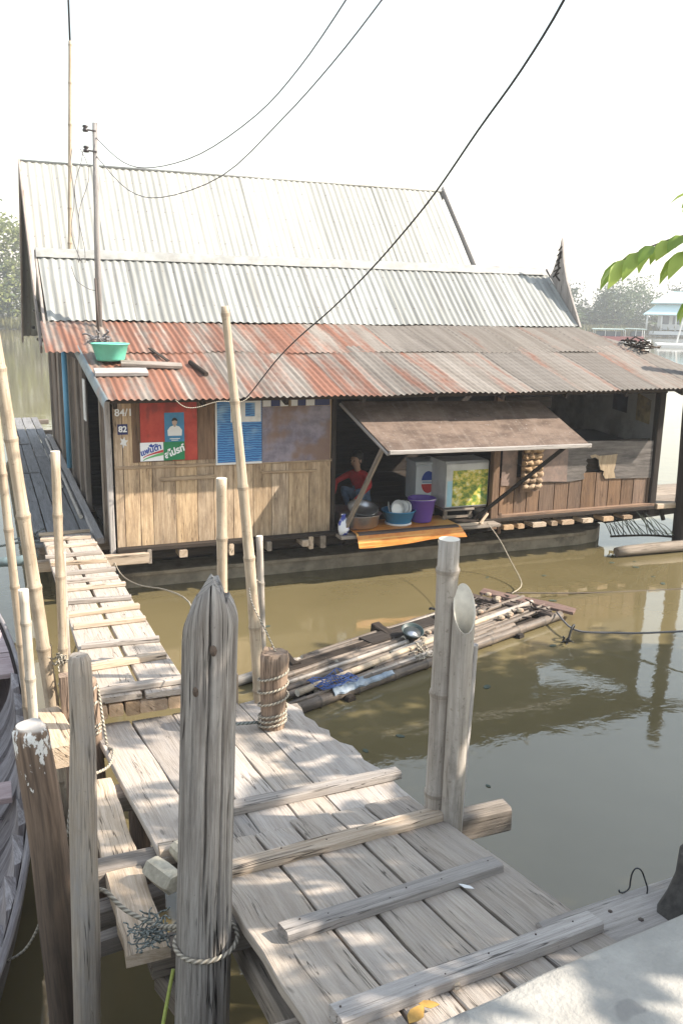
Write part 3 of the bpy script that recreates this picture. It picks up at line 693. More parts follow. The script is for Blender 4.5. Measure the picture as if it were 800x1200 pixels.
for i in range(10):
    y = -6.95 + i * .405
    mb = MB()
    rings = []; lens = []
    for k in range(-12, 13):
        f = abs(k) / 12; sd = 1 if k >= 0 else -1; f = max(f, .001)
        p = hullpt(y + .16 * f, sd, f * .995, .03); q_ = hullpt(y + .16 * f, sd, f * .995, .085)
        rings.append([p + V((0, -.12, 0)), p + V((0, .12, 0)), q_ + V((0, .10, .035 * f)), q_ + V((0, -.12, -.02))]); lens.append(k * .1)
    mb.ring_surface(rings, lens, [0, .1, .17, .27, .34], R.random(), 0, False, True); mb.build('rib', 'boatrib', boat)
mb = MB()
for a, b, k in ((-3.0, -2.55, 0), (-2.53, -2.05, 1), (-2.03, -1.5, 2), (-1.48, -.9, 3), (-.88, -.35, 4)):
    hw0, hw1 = hb(a) - .05, hb(b) - .05; z = .475 + .05 * k / 4
    mb.prism([(BX - hw0, a, z), (BX + hw0, a, z), (BX + hw1, b, z + .01), (BX - hw1, b, z + .01)], (0, 0, -.04), (1, 0, 0), r=R.random())
mb.build('bow_deck', 'boatpink', boat)
mb = MB(); yl = [-6.9 + i * .25 for i in range(25)]
for k in range(6):
    a_, b_ = -1 + k / 3 + .012, -1 + (k + 1) / 3 - .012; fl = [(BX + hb(y) * .78 * a_, y) for y in yl] + [(BX + hb(y) * .78 * b_, y) for y in yl[::-1]]
    mb.prism([(x, y, .085) for x, y in fl], (0, 0, -.03), (0, 1, 0), r=R.random())
mb.build('floor_boards', 'boatin', boat)
mb = MB(); mb.bar((BX - .62, -4.7, .36), (BX + .68, -4.7, .36), .22, .04); mb.build('thwart', 'boatpink', boat)
mb = MB(); mb.bar((BX - .55, -6.1, .36), (BX + .55, -6.1, .36), .2, .04); mb.build('thwart', 'boatpink', boat)

# ------------------------------------------------------------------ floating house
HL = 9.3      # depth of the house
house = empty('floating_house', (0, 0, 0), 'long wooden floating house with rusty and silver corrugated roofs on a low pontoon', 'house')
# pontoon
mb = MB(); out = [(-.15, .42), (6.9, .42), (7.3, .5), (7.55, .75), (7.65, 1.2), (7.65, HL), (-.15, HL)]
mb.prism([(x, y, .20) for x, y in out], (0, 0, -.55), (1, 0, 0)); mb.build('pontoon', 'hull', house)
mb = MB(); mb.bar((-.1, .38, .185), (7.0, .38, .185), .05, .05, seg=20, jit=.004); mb.build('rubbing_strip', 'hull', house)
mb = MB()
for y in (.9, 3.5, 6.5): mb.bar((-.1, y, .34), (7.7, y, .34), .25, .26)
mb.build('bearer', 'dark', house)
mb = MB()
x = .16
while x < 7.8: mb.bar((x, .10, .53), (x, HL, .53), .07, .12); x += .5
mb.bar((0, .12, .52), (7.8, .12, .52), .05, .14)
mb.build('floor_joist', 'dark', house)
mb = MB(); mb.bar((-1.0, -.115, .535), (.37, -.115, .535), .07, .13, seg=4, jit=.004); mb.build('sill_beam', 'pale', house)
for i, (x, wd, h) in enumerate(((.38, .05, .17), (.78, .10, .085), (1.37, .06, .14), (1.85, .06, .12), (2.33, .10, .08), (2.40, .06, .16), (2.56, .07, .16), (5.30, .16, .06), (5.50, .10, .06), (5.80, .22, .06), (6.05, .10, .06), (6.28, .2, .06), (6.62, .18, .06), (6.98, .18, .06), (7.33, .16, .05))):
    mb = MB(); z = .545 if x < 3 else .525; mb.bar((x, -.14, z), (x, .25, z), wd, h, bev=.008); mb.build('joist_end', ('pale' if i % 3 else 'beam') if i < 7 else ('end' if i % 3 else 'pale'), house)
mb = MB()
for i in range(26): mb.bar((.02, .06 + i * .36, .63), (7.82, .06 + i * .36, .63), .35, .05)
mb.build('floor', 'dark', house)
# left front wall of vertical boards
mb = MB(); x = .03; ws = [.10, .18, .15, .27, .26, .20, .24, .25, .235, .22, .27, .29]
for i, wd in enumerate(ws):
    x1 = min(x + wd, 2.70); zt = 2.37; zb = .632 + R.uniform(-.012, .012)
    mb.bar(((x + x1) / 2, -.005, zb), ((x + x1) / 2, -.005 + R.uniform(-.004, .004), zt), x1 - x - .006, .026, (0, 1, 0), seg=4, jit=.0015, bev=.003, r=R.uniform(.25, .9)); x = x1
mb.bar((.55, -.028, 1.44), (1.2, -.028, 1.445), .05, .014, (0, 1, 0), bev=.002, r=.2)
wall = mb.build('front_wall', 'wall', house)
mb = MB(); mb.bar((.03, -.022, 1.60), (2.70, -.022, 1.575), .035, .022, (0, 1, 0), seg=6, jit=.002, bev=.004, r=.35); mb.bar((1.78, -.026, 1.46), (2.5, -.026, 1.45), .03, .02, (0, 1, 0), bev=.004, r=.3); mb.build('batten', 'wall', wall)
mb = MB(); text_mesh(mb, '84/1', .115, lambda a, b, c: (.155 + a, -.0255 - c, 2.235 + b), depth=.001, bold=.002); mb.build('painted_number', 'whiteclean', wall)
# dark weathering boards behind the signs (upper wall)
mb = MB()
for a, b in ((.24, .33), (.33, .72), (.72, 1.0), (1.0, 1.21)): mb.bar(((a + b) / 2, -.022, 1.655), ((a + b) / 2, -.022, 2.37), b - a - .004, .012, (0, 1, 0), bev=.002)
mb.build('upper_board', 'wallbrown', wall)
mb = MB(); mb.bar((-.025, -.02, .55), (-.03, -.02, 2.42), .062, .062, (0, 1, 0), seg=6, jit=.003, r=.9); mb.build('corner_post', 'deckgrey', house)
# left side wall
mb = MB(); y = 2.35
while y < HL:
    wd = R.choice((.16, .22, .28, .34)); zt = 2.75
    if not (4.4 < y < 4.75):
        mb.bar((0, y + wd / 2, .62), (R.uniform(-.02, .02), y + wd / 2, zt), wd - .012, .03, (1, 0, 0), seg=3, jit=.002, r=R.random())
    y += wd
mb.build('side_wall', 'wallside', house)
mb = MB(); mb.bar((-.02, .17, .62), (-.02, .17, 2.5), .28, .03, (1, 0, 0), r=.2); mb.build('wall_board', 'wallside', house)
for yy in (.38, 2.3, 3.1, 4.3, 6.2, 8.6):
    mb = MB(); mb.bar((-.035, yy, .62), (-.035, yy, 2.72), .08, .07, (1, 0, 0), seg=4, jit=.003); mb.build('wall_post', 'beam', house)
mb = MB(); mb.bar((.35, .36, .66), (.35, 2.3, .66), .05, .05); mb.prism([(.45, .3, .66), (.45, 2.4, .66), (.45, 2.4, 2.6), (.45, .3, 2.6)], (.03, 0, 0)); mb.build('doorway_back', 'dark', house)
M['bluepaint'] = plain('sky_blue_paint', (.13, .38, .56), .45, .15, 6)
mb = MB(); mb.tube([(-.075, 4.75, .78), (-.075, 4.75, 2.72)], .045, 12); mb.build('drain_pipe', 'bluepaint', house)
mb = MB(); mb.bar((-.06, 2.05, 1.9), (-.06, 2.05, 2.45), .26, .015, (1, 0, 0)); mb.build('notice_board', 'white', house)
mb = MB(); mb.bar((-.14, .2, .695), (-.10, 9.2, .695), .10, .07, seg=12, jit=.004); mb.build('side_sill', 'deckgrey', house)
# walkway along the left side
mb = MB(); xs = [-.87, -.70, -.515, -.30, -.14]
for i in range(4):
    segs = [(.30, 12.6)] if i in (1, 3) else [(.30, 4.6 + i), (4.62 + i, 12.6)]
    for a, b in segs: mb.bar(((xs[i] + xs[i + 1]) / 2, a, .66 + R.uniform(-.003, .004)), ((xs[i] + xs[i + 1]) / 2, b, .66 + R.uniform(-.003, .004)), xs[i + 1] - xs[i] - .016, .035, seg=16, jit=.004, bev=.003)
for yy in (5.0, 8.2): mb.bar((-.85, yy, .685), (-.55, yy, .685), .05, .02)
ww = mb.build('walkway', 'walkway', house)
mb = MB()
for yy in (.42, 2.5, 4.5, 6.5, 8.5, 10.5, 12.4): mb.bar((-.92, yy, .585), (.1, yy, .585), .09, .11)
mb.bar((-.85, .25, .56), (-.85, 12.6, .56), .06, .14, seg=10, jit=.004)
mb.build('walkway_bearer', 'beam', ww)
mb = MB(); mb.tube([(-.80, 1.0, .40), (-.80, 12, .40)], .16, 10); mb.tube([(-.5, 1.0, .25), (-.5, 12, .25)], .16, 10); mb.build('walkway_float', 'hull', ww)

# corrugated roofs
def corr(mb, p00, p10, p11, p01, pitch=.078, amp=.010, nv=14, sag=0., r=.5, edge=0., nper=6, v0=0., rows=None):
    """p00-p10 top edge, p01-p11 bottom edge"""
    p00, p10, p11, p01 = map(V, (p00, p10, p11, p01))
    L = max((p10 - p00).length, (p11 - p01).length); nu = int(L / pitch * nper); D = (p01 - p00).length
    nrm = (p10 - p00).cross(p01 - p00).normalized()
    if nrm.z < 0: nrm = -nrm
    x0 = p00.x
    def fn(a, b):
        bb = b
        if edge and b == 1: bb = 1 + edge * mnoise.noise(V((math.floor(a * L / .66) * 3.1, 1, r * 9)))
        p = p00.lerp(p10, a).lerp(p01.lerp(p11, a), bb)
        wv = math.cos(2 * PI * (p.x) / pitch) * amp
        ws = .016 * mnoise.noise(V((p.x * 1.3, p.y * 1.1, r * 3))) + .006 * mnoise.noise(V((math.floor(p.x / .66) * 2.3, bb * 2, r)))
        return p + nrm * (wv + ws - sag * 4 * bb * (1 - bb))
    def uvf(a, b):
        p = p00.lerp(p10, a).lerp(p01.lerp(p11, a), b); return (p.x, v0 + b * D)
    mb.grid(fn, nu, nv, 0, r, True, uvf)
def rz(y): return 2.44 + (y + .62) * .2846
mb = MB()
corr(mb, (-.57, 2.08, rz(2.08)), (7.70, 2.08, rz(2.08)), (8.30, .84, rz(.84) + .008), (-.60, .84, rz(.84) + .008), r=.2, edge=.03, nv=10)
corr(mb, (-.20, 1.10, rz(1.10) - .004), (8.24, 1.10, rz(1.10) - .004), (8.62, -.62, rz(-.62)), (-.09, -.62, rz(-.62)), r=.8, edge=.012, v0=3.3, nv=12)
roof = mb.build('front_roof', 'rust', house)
mb = MB(); mb.grid(lambda a, b: V((lerp(-.20, -.085, a) - .05 * math.sin(b * PI / 2), lerp(1.10, -.62, a), rz(lerp(1.10, -.62, a)) + .012 - .10 * (1 - math.cos(b * PI / 2)))), 12, 6); mb.build('edge_flashing', 'edgezinc', roof)
mb = MB()
for yy in (-.5, .4, 1.3): mb.bar((-.05, yy, rz(yy) - .05), (8.3, yy, rz(yy) - .05), .05, .06)
for xx in [.0 + i * .97 for i in range(9)]: mb.bar((xx, -.52, rz(-.52) - .10), (xx, 2.1, rz(2.1) - .10), .045, .07)
mb.build('rafter', 'dark', roof)
mb = MB(); mb.bar((-.05, -.04, 2.43), (7.9, -.04, 2.38), .05, .12, seg=6, jit=.003); mb.build('wall_plate', 'dark', house)
mb = MB()
corr(mb, (-.5, 3.06, 4.13), (7.78, 3.06, 4.13), (7.80, 2.03, 3.215), (-.47, 2.03, 3.215), pitch=.105, amp=.011, r=.4, nv=8, edge=.02)
corr(mb, (-.5, 3.06, 4.13), (7.78, 3.06, 4.13), (7.78, 4.6, 3.0), (-.5, 4.6, 3.0), pitch=.13, amp=.013, r=.4, nv=4, nper=5)
mid = mb.build('middle_roof', 'zinc', house)
mb = MB(); mb.grid(lambda a, b: V((lerp(-.52, 7.74, a), lerp(2.93, 3.25, b), 4.045 + .13 * math.sin(b * PI) ** .6 + .010 * mnoise.noise(V((a * 40, b * 3, 0))))), 60, 6); mb.build('ridge_cap', 'zincflat', mid)
mb = MB()
corr(mb, (-.48, 6.45, 5.74), (7.44, 6.45, 5.74), (7.44, 3.9, 2.98), (-.48, 3.9, 2.98), pitch=.115, amp=.011, r=.6, nv=14, nper=5)
corr(mb, (-.48, 6.45, 5.74), (7.52, 6.45, 5.74), (7.52, 9.4, 2.75), (-.48, 9.4, 2.75), pitch=.11, amp=.012, r=.6, nv=4, nper=5)
rear = mb.build('rear_roof', 'cream', house)
mb = MB(); mb.tube([(-.5, 6.45, 5.755), (7.52, 6.45, 5.755)], .02, 8); mb.build('ridge_cap', 'zincflat', rear)
# gables and barge boards
for X_ in (-.12, 7.45):
    mb = MB(); mb.prism([(X_, 3.9, 2.7), (X_, 9.3, 2.7), (X_, 6.45, 5.62)], (.03, 0, 0), (0, 1, 0)); mb.prism([(X_, 2.0, 2.7), (X_, 4.4, 2.7), (X_, 4.4, 3.05), (X_, 3.06, 4.02), (X_, 2.0, 3.1)], (.03, 0, 0), (0, 1, 0)); mb.build('gable_wall', 'dark', house)
M['barge'] = wood('barge_board', (.46, .40, .35), (.30, .25, .21), crack=.5, var=.15, stain=(.36, .22, .17), stain_amt=.6)
mb = MB(); mb.bar((-.50, 6.5, 5.72), (-.50, 3.3, 2.78), .16, .035, (1, 0, 0), seg=8, jit=.006); mb.bar((-.50, 6.42, 5.70), (-.50, 9.45, 2.66), .14, .035, (1, 0, 0), seg=8, jit=.006); mb.build('barge_board', 'barge', rear)
mb = MB(); mb.bar((-.52, 3.12, 4.10), (-.52, 2.0, 3.12), .11, .03, (1, 0, 0), seg=6, jit=.004); mb.build('barge_board', 'barge', mid)
mb = MB(); mb.bar((7.55, 6.52, 5.82), (7.55, 3.95, 3.05), .13, .03, (1, 0, 0), seg=6, jit=.004); mb.bar((7.55, 6.40, 5.78), (7.55, 9.4, 2.75), .13, .03, (1, 0, 0)); mb.build('barge_board', 'deckgrey', rear)
mb = MB()
for i, (y0, z0) in enumerate(((5.2, 4.05), (4.6, 3.6), (5.6, 3.3), (4.5, 3.15), (6.6, 3.0), (5.0, 2.85))): mb.bar((-.45, y0, z0), (-.10, y0, z0 - .02), .5, .035, r=R.random())
mb.build('gable_shelf', 'dark', house)
# carved spire of the right gable
mb = MB(); X_ = 7.79
mb.prism([(X_, 2.66, 4.64), (X_, 2.71, 4.40), (X_, 2.84, 4.13), (X_, 2.92, 4.02), (X_, 2.5, 3.62), (X_, 2.14, 3.20), (X_, 1.98, 3.20), (X_, 2.20, 3.55), (X_, 2.44, 3.95), (X_, 2.56, 4.25)], (.035, 0, 0), (0, 0, 1), r=.3)
mb.prism([(X_ + .02, 2.92, 4.02), (X_ + .02, 3.06, 4.16), (X_ + .02, 4.55, 3.05), (X_ + .02, 4.5, 2.93), (X_ + .02, 3.06, 3.98)], (.03, 0, 0), (0, 1, 0), r=.4)
sp = mb.build('gable_spire', 'deckgrey', mid)
mb = MB()
for k in range(6): mb.bar((X_ - .006, 2.62 + .035 * (k % 2), 4.5 - k * .085), (X_ - .006, 2.72 + .02 * k, 4.44 - k * .085), .02, .012, (1, 0, 0))
mb.tube([(X_ - .012, 2.62, 4.42), (X_ - .012, 2.70, 4.25), (X_ - .012, 2.66, 4.15), (X_ - .012, 2.76, 4.05), (X_ - .012, 2.62, 3.95)], .014, 6); mb.build('carving', 'dark', sp)

# right front: low wall, plywood panel, posts, end wall
mb = MB(); x = 5.19
for wd in (.235, .205, .21, .25, .235, .225, .245, .225, .235, .22, .25, .13):
    mb.bar((x + wd / 2, -.005, .645), (x + wd / 2, -.005, 1.20), wd - .012, .026, (0, 1, 0), seg=3, jit=.002, r=R.uniform(.3, 1)); x += wd
lw = mb.build('low_wall', 'wallbrown', house)
mb = MB(); mb.bar((5.12, -.04, .665), (7.86, -.04, .665), .06, .055, seg=8, jit=.004, r=.9); mb.build('wall_sill', 'wallbrown', lw)
mb = MB()
for i, z in enumerate((1.62, 1.82, 2.02, 2.22)): mb.bar((5.25, .08, z), (6.0, .08, z), .16, .02, (0, 1, 0))
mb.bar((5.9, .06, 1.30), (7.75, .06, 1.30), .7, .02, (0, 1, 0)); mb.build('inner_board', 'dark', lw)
mb = MB(); ys_ = -.034
pp = [(5.62, 1.70), (7.755, 1.625), (7.76, 1.355), (7.77, 1.075), (6.93, 1.10), (6.89, 1.16), (6.90, 1.22), (6.84, 1.235), (6.81, 1.30), (6.79, 1.385), (6.73, 1.425), (6.67, 1.41), (6.60, 1.415), (6.575, 1.38), (6.62, 1.345), (6.585, 1.30), (6.60, 1.24), (6.555, 1.19), (6.585, 1.12), (6.54, 1.115), (6.25, 1.085), (5.62, 1.13)]
mb.prism([(a, ys_, b) for a, b in pp], (0, .012, 0), (1, 0, 0), r=.5); wp = mb.build('plywood_panel', 'ply', lw); wp['label'] = 'grey plywood panel with ragged hole'
mb = MB(); pe = [(6.64, 1.455), (6.73, 1.47), (6.80, 1.445), (7.0, 1.45), (7.12, 1.46), (7.10, 1.30), (7.08, 1.21), (7.12, 1.105), (6.935, 1.105), (6.895, 1.165), (6.905, 1.22), (6.845, 1.24), (6.815, 1.31), (6.795, 1.39), (6.735, 1.43), (6.675, 1.415)]
mb.prism([(a, ys_ - .006, b) for a, b in pe], (0, .003, 0), (0, 0, 1), r=.7); mb.build('bare_patch', 'peel', wp)
M['pinkply'] = plain('pink_brown_sheet', (.27, .19, .155), .8, .35, 6, dirt=(.14, .11, .095))
mb = MB(); mb.prism([(5.20, -.03, 1.60), (5.44, -.03, 1.60), (5.44, -.03, 1.08), (5.20, -.03, 1.10)], (0, .01, 0)); mb.build('patch_sheet', 'pinkply', lw)
mb = MB(); mb.prism([(5.72, -.042, 1.60), (6.26, -.042, 1.60), (6.27, -.042, 1.10), (5.72, -.042, 1.13)], (0, .006, 0)); mb.build('patch_sheet', 'pinkply', lw)
mb = MB(); mb.bar((5.09, -.03, .50), (5.09, -.03, 2.40), .11, .09, (0, 1, 0), seg=6, jit=.004, r=.6); mb.bar((5.19, -.06, .43), (5.19, -.06, .72), .05, .03, (0, 1, 0)); mb.build('kitchen_post', 'wallbrown', house)
mb = MB(); mb.bar((7.83, -.01, .50), (7.83, -.01, 2.42), .12, .11, (0, 1, 0), seg=6, jit=.004, r=.25); mb.build('corner_post', 'dark', house)
mb = MB(); mb.bar((2.735, .02, .6), (2.735, .02, 2.4), .06, .06, (0, 1, 0)); mb.build('kitchen_post', 'dark', house)
mb = MB(); mb.prism([(7.80, .06, .66), (7.80, 3.6, .66), (7.80, 3.6, 2.95), (7.80, .06, 2.36)], (.03, 0, 0), (0, 1, 0)); ew = mb.build('end_wall', 'oldwhite', house)
M['posterdark'] = plain('faded_poster', (.30, .23, .12), .6, .6, 9, dirt=(.05, .06, .10)); M['posternavy'] = plain('dark_poster', (.05, .05, .07), .6, .6, 9)
mb = MB(); mb.prism([(7.796, .45, 1.88), (7.796, .14, 1.84), (7.796, .14, 2.2), (7.796, .45, 2.28)], (-.003, 0, 0)); mb.build('poster', 'posterdark', ew)
mb = MB(); mb.prism([(7.796, 1.0, 1.98), (7.796, .66, 1.95), (7.796, .66, 2.22), (7.796, 1.0, 2.3)], (-.003, 0, 0)); mb.build('poster', 'posternavy', ew)
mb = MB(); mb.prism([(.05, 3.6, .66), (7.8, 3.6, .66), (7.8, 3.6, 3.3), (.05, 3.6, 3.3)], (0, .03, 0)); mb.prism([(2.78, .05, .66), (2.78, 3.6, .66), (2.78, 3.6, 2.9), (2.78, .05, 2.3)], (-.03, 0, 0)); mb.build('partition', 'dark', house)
mb = MB(); mb.bar((6.0, .9, 1.52), (7.75, .9, 1.52), .9, .05); mb.bar((6.1, .7, 1.1), (7.7, .7, 1.1), .05, .8)
mb.build('counter', 'black', house)
mb = MB(); mb.prism([(6.0, .5, 1.565), (7.7, .35, 1.56), (7.7, 1.3, 1.62), (6.0, 1.3, 1.68)], (0, 0, -.02)); mb.build('counter_cover', 'black', house)
# awning
aw = None
A1, A2, B1, B2 = V((2.80, -.06, 2.31)), V((5.70, -.06, 2.26)), V((3.06, -.96, 1.805)), V((5.92, -.96, 1.775))
mb = MB(); nr = V((0, -.45, .9)).normalized()
def awf(off):
    return lambda a, b: A1.lerp(A2, a).lerp(B1.lerp(B2, a), b) + nr * (off + .006 * mnoise.noise(V((a * 9, b * 4, 0))) - .02 * math.sin(a * PI) * b * (1 - b) * 2)
mb.grid(awf(0), 30, 10); mb.grid(awf(-.014), 30, 10)
aw = mb.build('awning', 'awning', house)
mb = MB(); mb.bar(B1 + V((0, -.006, -.006)), B2 + V((0, -.006, -.006)), .045, .05, seg=6, jit=.003)
for f in (0, 1):
    a, b = A1.lerp(A2, f), B1.lerp(B2, f); mb.bar(a - nr * .035, b - nr * .035, .04, .035)
for f in (.33, .66): mb.bar(A1.lerp(B1, f) - nr * .035, A2.lerp(B2, f) - nr * .035, .04, .03)
mb.build('awning_frame', 'deckgrey', aw)
mb = MB(); mb.bar(B2 + V((-.28, .14, -.03)), (4.74, -.16, .70), .05, .05, seg=3, jit=.002); mb.build('prop', 'dark', aw)
mb = MB(); mb.bar(B1 + V((.03, .20, .06)), (2.80, -.18, .62), .055, .05, seg=3, jit=.002); mb.build('prop', 'beam', aw)
# ledge in front of the kitchen
mb = MB(); mb.bar((2.74, -.16, .615), (5.06, -.16, .615), .30, .04, seg=6, jit=.004); mb.build('ledge', 'beam', house)
for x in (3.0, 4.1, 4.9):
    mb = MB(); mb.bar((x, -.28, .58), (x, .2, .40), .05, .06); mb.build('ledge_bracket', 'dark', house)
# right platform
mb = MB()
for i in range(5): mb.bar((7.9, .06 + i * .24, .66), (10.2, .02 + i * .24, .66), .225, .04, seg=4, jit=.004)
rp = mb.build('side_platform', 'beam', house)
mb = MB(); mb.bar((7.88, -.08, .64), (10.2, -.12, .64), .06, .08, seg=4, jit=.003); mb.build('platform_edge', 'pale', rp)
mb = MB(); mb.bar((8.1, -.02, .40), (8.1, .1, .61), .05, .05); mb.bar((7.4, .5, .44), (10.2, .9, .44), .14, .3); mb.bar((8.55, -.02, .42), (8.55, .1, .61), .05, .05); mb.build('platform_bearer', 'dark', rp)
mb = MB(); mb.tube(coil((8.75, .05), .10, .42, .34, 2.2, tilt=.06) + [V((8.9, .1, .2)), V((8.92, .1, .05))], .012, 6)
tag(mb.build('rope', 'cable', at=(8.75, .05, .42)), 'dark rope coil hanging under the platform at the house right end', 'rope')

# ------------------------------------------------------------------ signs on the left wall
def sheet(mb, x0, x1, z0, z1, y, th=.003, m=0, r=.5):
    mb.prism([(x0, y, z0), (x1, y, z0), (x1, y, z1), (x0, y, z1)], (0, th, 0), (1, 0, 0), m, r)
YS = -.034
M['plaqueblue'] = plain('plaque_blue', (.012, .018, .10), .35, .1)
q = empty('number_plate', (.135, -.02, 1.98), 'small dark blue plate with white 82 under the painted 84/1', 'number plate')
mb = MB(); sheet(mb, .08, .195, 1.985, 2.105, -.024, .004); mb.build('plate', 'plaqueblue', q)
mb = MB(); text_mesh(mb, '82', .095, lambda a, b, c: (.1375 + a, -.0255 - c, 2.045 + b), depth=.0008, bold=.003); mb.build('lettering', 'whiteclean', q)
mb = MB(); pts = []
for k in range(12):
    an = 2 * PI * k / 12 + .3; rr = (.062, .032)[k % 2] * (1.1 if k % 4 == 0 else 1); pts.append((.145 + rr * .75 * math.cos(an), -.0215, 1.895 + rr * 1.1 * math.sin(an)))
mb.prism(pts, (0, .002, 0)); tag(mb.build('sticker', 'white', at=(.145, -.02, 1.9)), 'torn whitish leaf shaped sticker below the blue number plate', 'sticker')
t = NT('faded_red_enamel')
n1 = t.noise(t.coord('Object', (1, 1, 1)), 5, 5, .65); n2 = t.noise(t.coord('Object', (3.2, 1, 2)), 2.1, 2, .5)
col = t.mix(t.ss(n1, .35, .7), (.36, .028, .016), (.46, .055, .03)); col = t.mix(t.math('MULTIPLY', t.ss(n2, .55, .66), .6), col, (.17, .03, .02))
M['redsign'] = t.fin(col, .5, n1, .1)
mb = MB(); sheet(mb, .335, .995, 1.70, 2.345, YS, .004); sheet(mb, .70, .995, 1.66, 1.70, YS, .004)
tag(mb.build('metal_sign', 'redsign', at=(.33, YS, 1.66)), 'faded red metal sign sheet behind the blue portrait poster', 'sign')
M['posterblue'] = plain('poster_blue', (.045, .22, .40), .4, .25, 7); M['skin'] = plain('printed_skin', (.45, .33, .26), .6, .1); M['printblack'] = plain('printed_black', (.02, .02, .025), .6, .1)
q = empty('portrait_poster', (.72, YS, 1.88), 'blue poster of a man in white jacket above the green and white sign', 'poster')
mb = MB(); sheet(mb, .612, .842, 1.882, 2.225, YS - .005, .003); mb.build('sheet', 'posterblue', q)
yy = YS - .0065
mb = MB(); mb.prism([(.65, yy, 1.955), (.81, yy, 1.955), (.815, yy, 2.02), (.785, yy, 2.06), (.745, yy, 2.075), (.715, yy, 2.075), (.675, yy, 2.06), (.645, yy, 2.02)], (0, .0012, 0)); mb.build('printed_jacket', 'white', q)
mb = MB(); mb.prism([(.73 + .030 * math.cos(a), yy - .001, 2.115 + .042 * math.sin(a)) for a in [2 * PI * i / 14 for i in range(14)]], (0, .001, 0)); mb.prism([(.718, yy - .0005, 2.06), (.742, yy - .0005, 2.06), (.742, yy - .0005, 2.09), (.718, yy - .0005, 2.09)], (0, .001, 0)); mb.build('printed_face', 'skin', q)
mb = MB(); mb.prism([(.73 + .034 * math.cos(a), yy - .002, 2.125 + .042 * math.sin(a)) for a in [PI * i / 10 for i in range(11)]] + [(.705, yy - .002, 2.14), (.755, yy - .002, 2.14)][::-1], (0, .001, 0)); mb.build('printed_hair', 'printblack', q)
mb = MB(); sheet(mb, .67, .79, 1.915, 1.925, yy, .0012); sheet(mb, .69, .77, 1.898, 1.906, yy, .0012); mb.build('printed_caption', 'white', q)
M['signgreen'] = plain('sign_green', (.012, .20, .075), .4, .12); M['signblue'] = plain('sign_blue', (.02, .06, .32), .4, .05); M['signred'] = plain('sign_red', (.50, .04, .04), .4, .05); M['signlime'] = plain('sign_lime', (.12, .42, .14), .4, .05)
q = empty('drink_sign', (.58, YS, 1.67), 'long sign, white left half with blue script, green right half with white script', 'sign')
mb = MB(); sheet(mb, .325, .592, 1.668, 1.885, YS - .006, .003); mb.build('white_half', 'whiteclean', q)
mb = MB(); sheet(mb, .594, .842, 1.668, 1.885, YS - .006, .003); mb.build('green_half', 'signgreen', q)
yy = YS - .0075
def rot2(cx, cz, ang, y): 
    c_, s_ = math.cos(ang), math.sin(ang); return lambda a, b, c: (cx + a * c_ - b * s_, y - c, cz + a * s_ + b * c_)
mb = MB(); text_mesh(mb, 'แฟนต้า', .088, rot2(.445, 1.795, .32, yy), depth=.0008, bold=.0035, slant=.15); mb.build('lettering', 'signblue', q)
mb = MB(); text_mesh(mb, 'สไปรท์', .102, rot2(.718, 1.765, .38, yy), depth=.0008, bold=.0045, slant=.15, sx=.95); mb.build('lettering', 'whiteclean', q)
def swoosh(z0, w_):
    top = [(lerp(.355, .59, i / 10), lerp(z0, z0 + .085, (i / 10) ** .7)) for i in range(11)]; bot = [(a, b - w_ * (.3 + .7 * i / 10)) for i, (a, b) in enumerate(top)]
    return [(a, yy, b) for a, b in top] + [(a, yy, b) for a, b in bot[::-1]]
mb = MB(); mb.prism(swoosh(1.712, .030), (0, .001, 0)); mb.build('red_stripe', 'signred', q)
mb = MB(); mb.prism(swoosh(1.682, .035), (0, .001, 0)); mb.build('green_stripe', 'signlime', q)
mb = MB(); mb.prism([(.42, yy, 1.845), (.455, yy, 1.872), (.47, yy, 1.85), (.50, yy, 1.868), (.485, yy, 1.835), (.45, yy, 1.828)], (0, .001, 0)); mb.build('blue_splash', 'signblue', q)
# blue ripple poster
t = NT('blue_ripple_print')
wv = t.n('ShaderNodeTexWave', wave_type='BANDS', bands_direction='Z'); wv.inputs['Scale'].default_value = 11; wv.inputs['Distortion'].default_value = 5; wv.inputs['Detail'].default_value = 3; wv.inputs['Detail Scale'].default_value = 1.4
t.l(t.coord('Object', (.6, 1, 1)), wv.inputs['Vector']); n1 = t.noise(t.coord('Object'), 3.2, 2)
col = t.mix(t.ss(wv.outputs['Fac'], .2, .95), (.018, .10, .30), (.075, .26, .52)); col = t.mix(t.math('MULTIPLY', t.ss(n1, .52, .72), .8), col, (.30, .46, .60))
M['ripple'] = t.fin(col, .4)
q = empty('advert_panel', (1.5, YS, 1.58), 'blue water ripple advert panel with white edge and white square frame', 'advert')
mb = MB(); sheet(mb, 1.215, 1.785, 1.58, 2.355, YS, .004); mb.build('border', 'white', q)
mb = MB(); sheet(mb, 1.235, 1.785, 1.605, 2.355, YS - .002, .002); mb.build('print', 'ripple', q)
mb = MB(); a0, a1, b0, b1 = 1.40, 1.775, 2.09, 2.352; i0, i1, j0, j1 = 1.58, 1.70, 2.155, 2.32; y_ = YS - .0035
for x0, x1, z0, z1 in ((a0, i0, b0, b1), (i1, a1, b0, b1), (i0, i1, b0, j0), (i0, i1, j1, b1)): sheet(mb, x0, x1, z0, z1, y_, .0012)
mb.build('square_frame', 'white', q)
t = NT('faded_violet_print'); n1 = t.noise(t.coord('Object'), 4.5, 6, .7); n2 = t.noise(t.coord('Object'), 1.9, 3, .6)
col = t.mix(t.ss(n1, .35, .65), (.15, .125, .16), (.27, .235, .27)); col = t.mix(t.math('MULTIPLY', t.ss(n2, .46, .6), .85), col, (.20, .115, .075))
M['violet'] = t.fin(col, .6, n1, .2)
mb = MB(); sheet(mb, 1.79, 2.672, 1.585, 2.262, YS, .004)
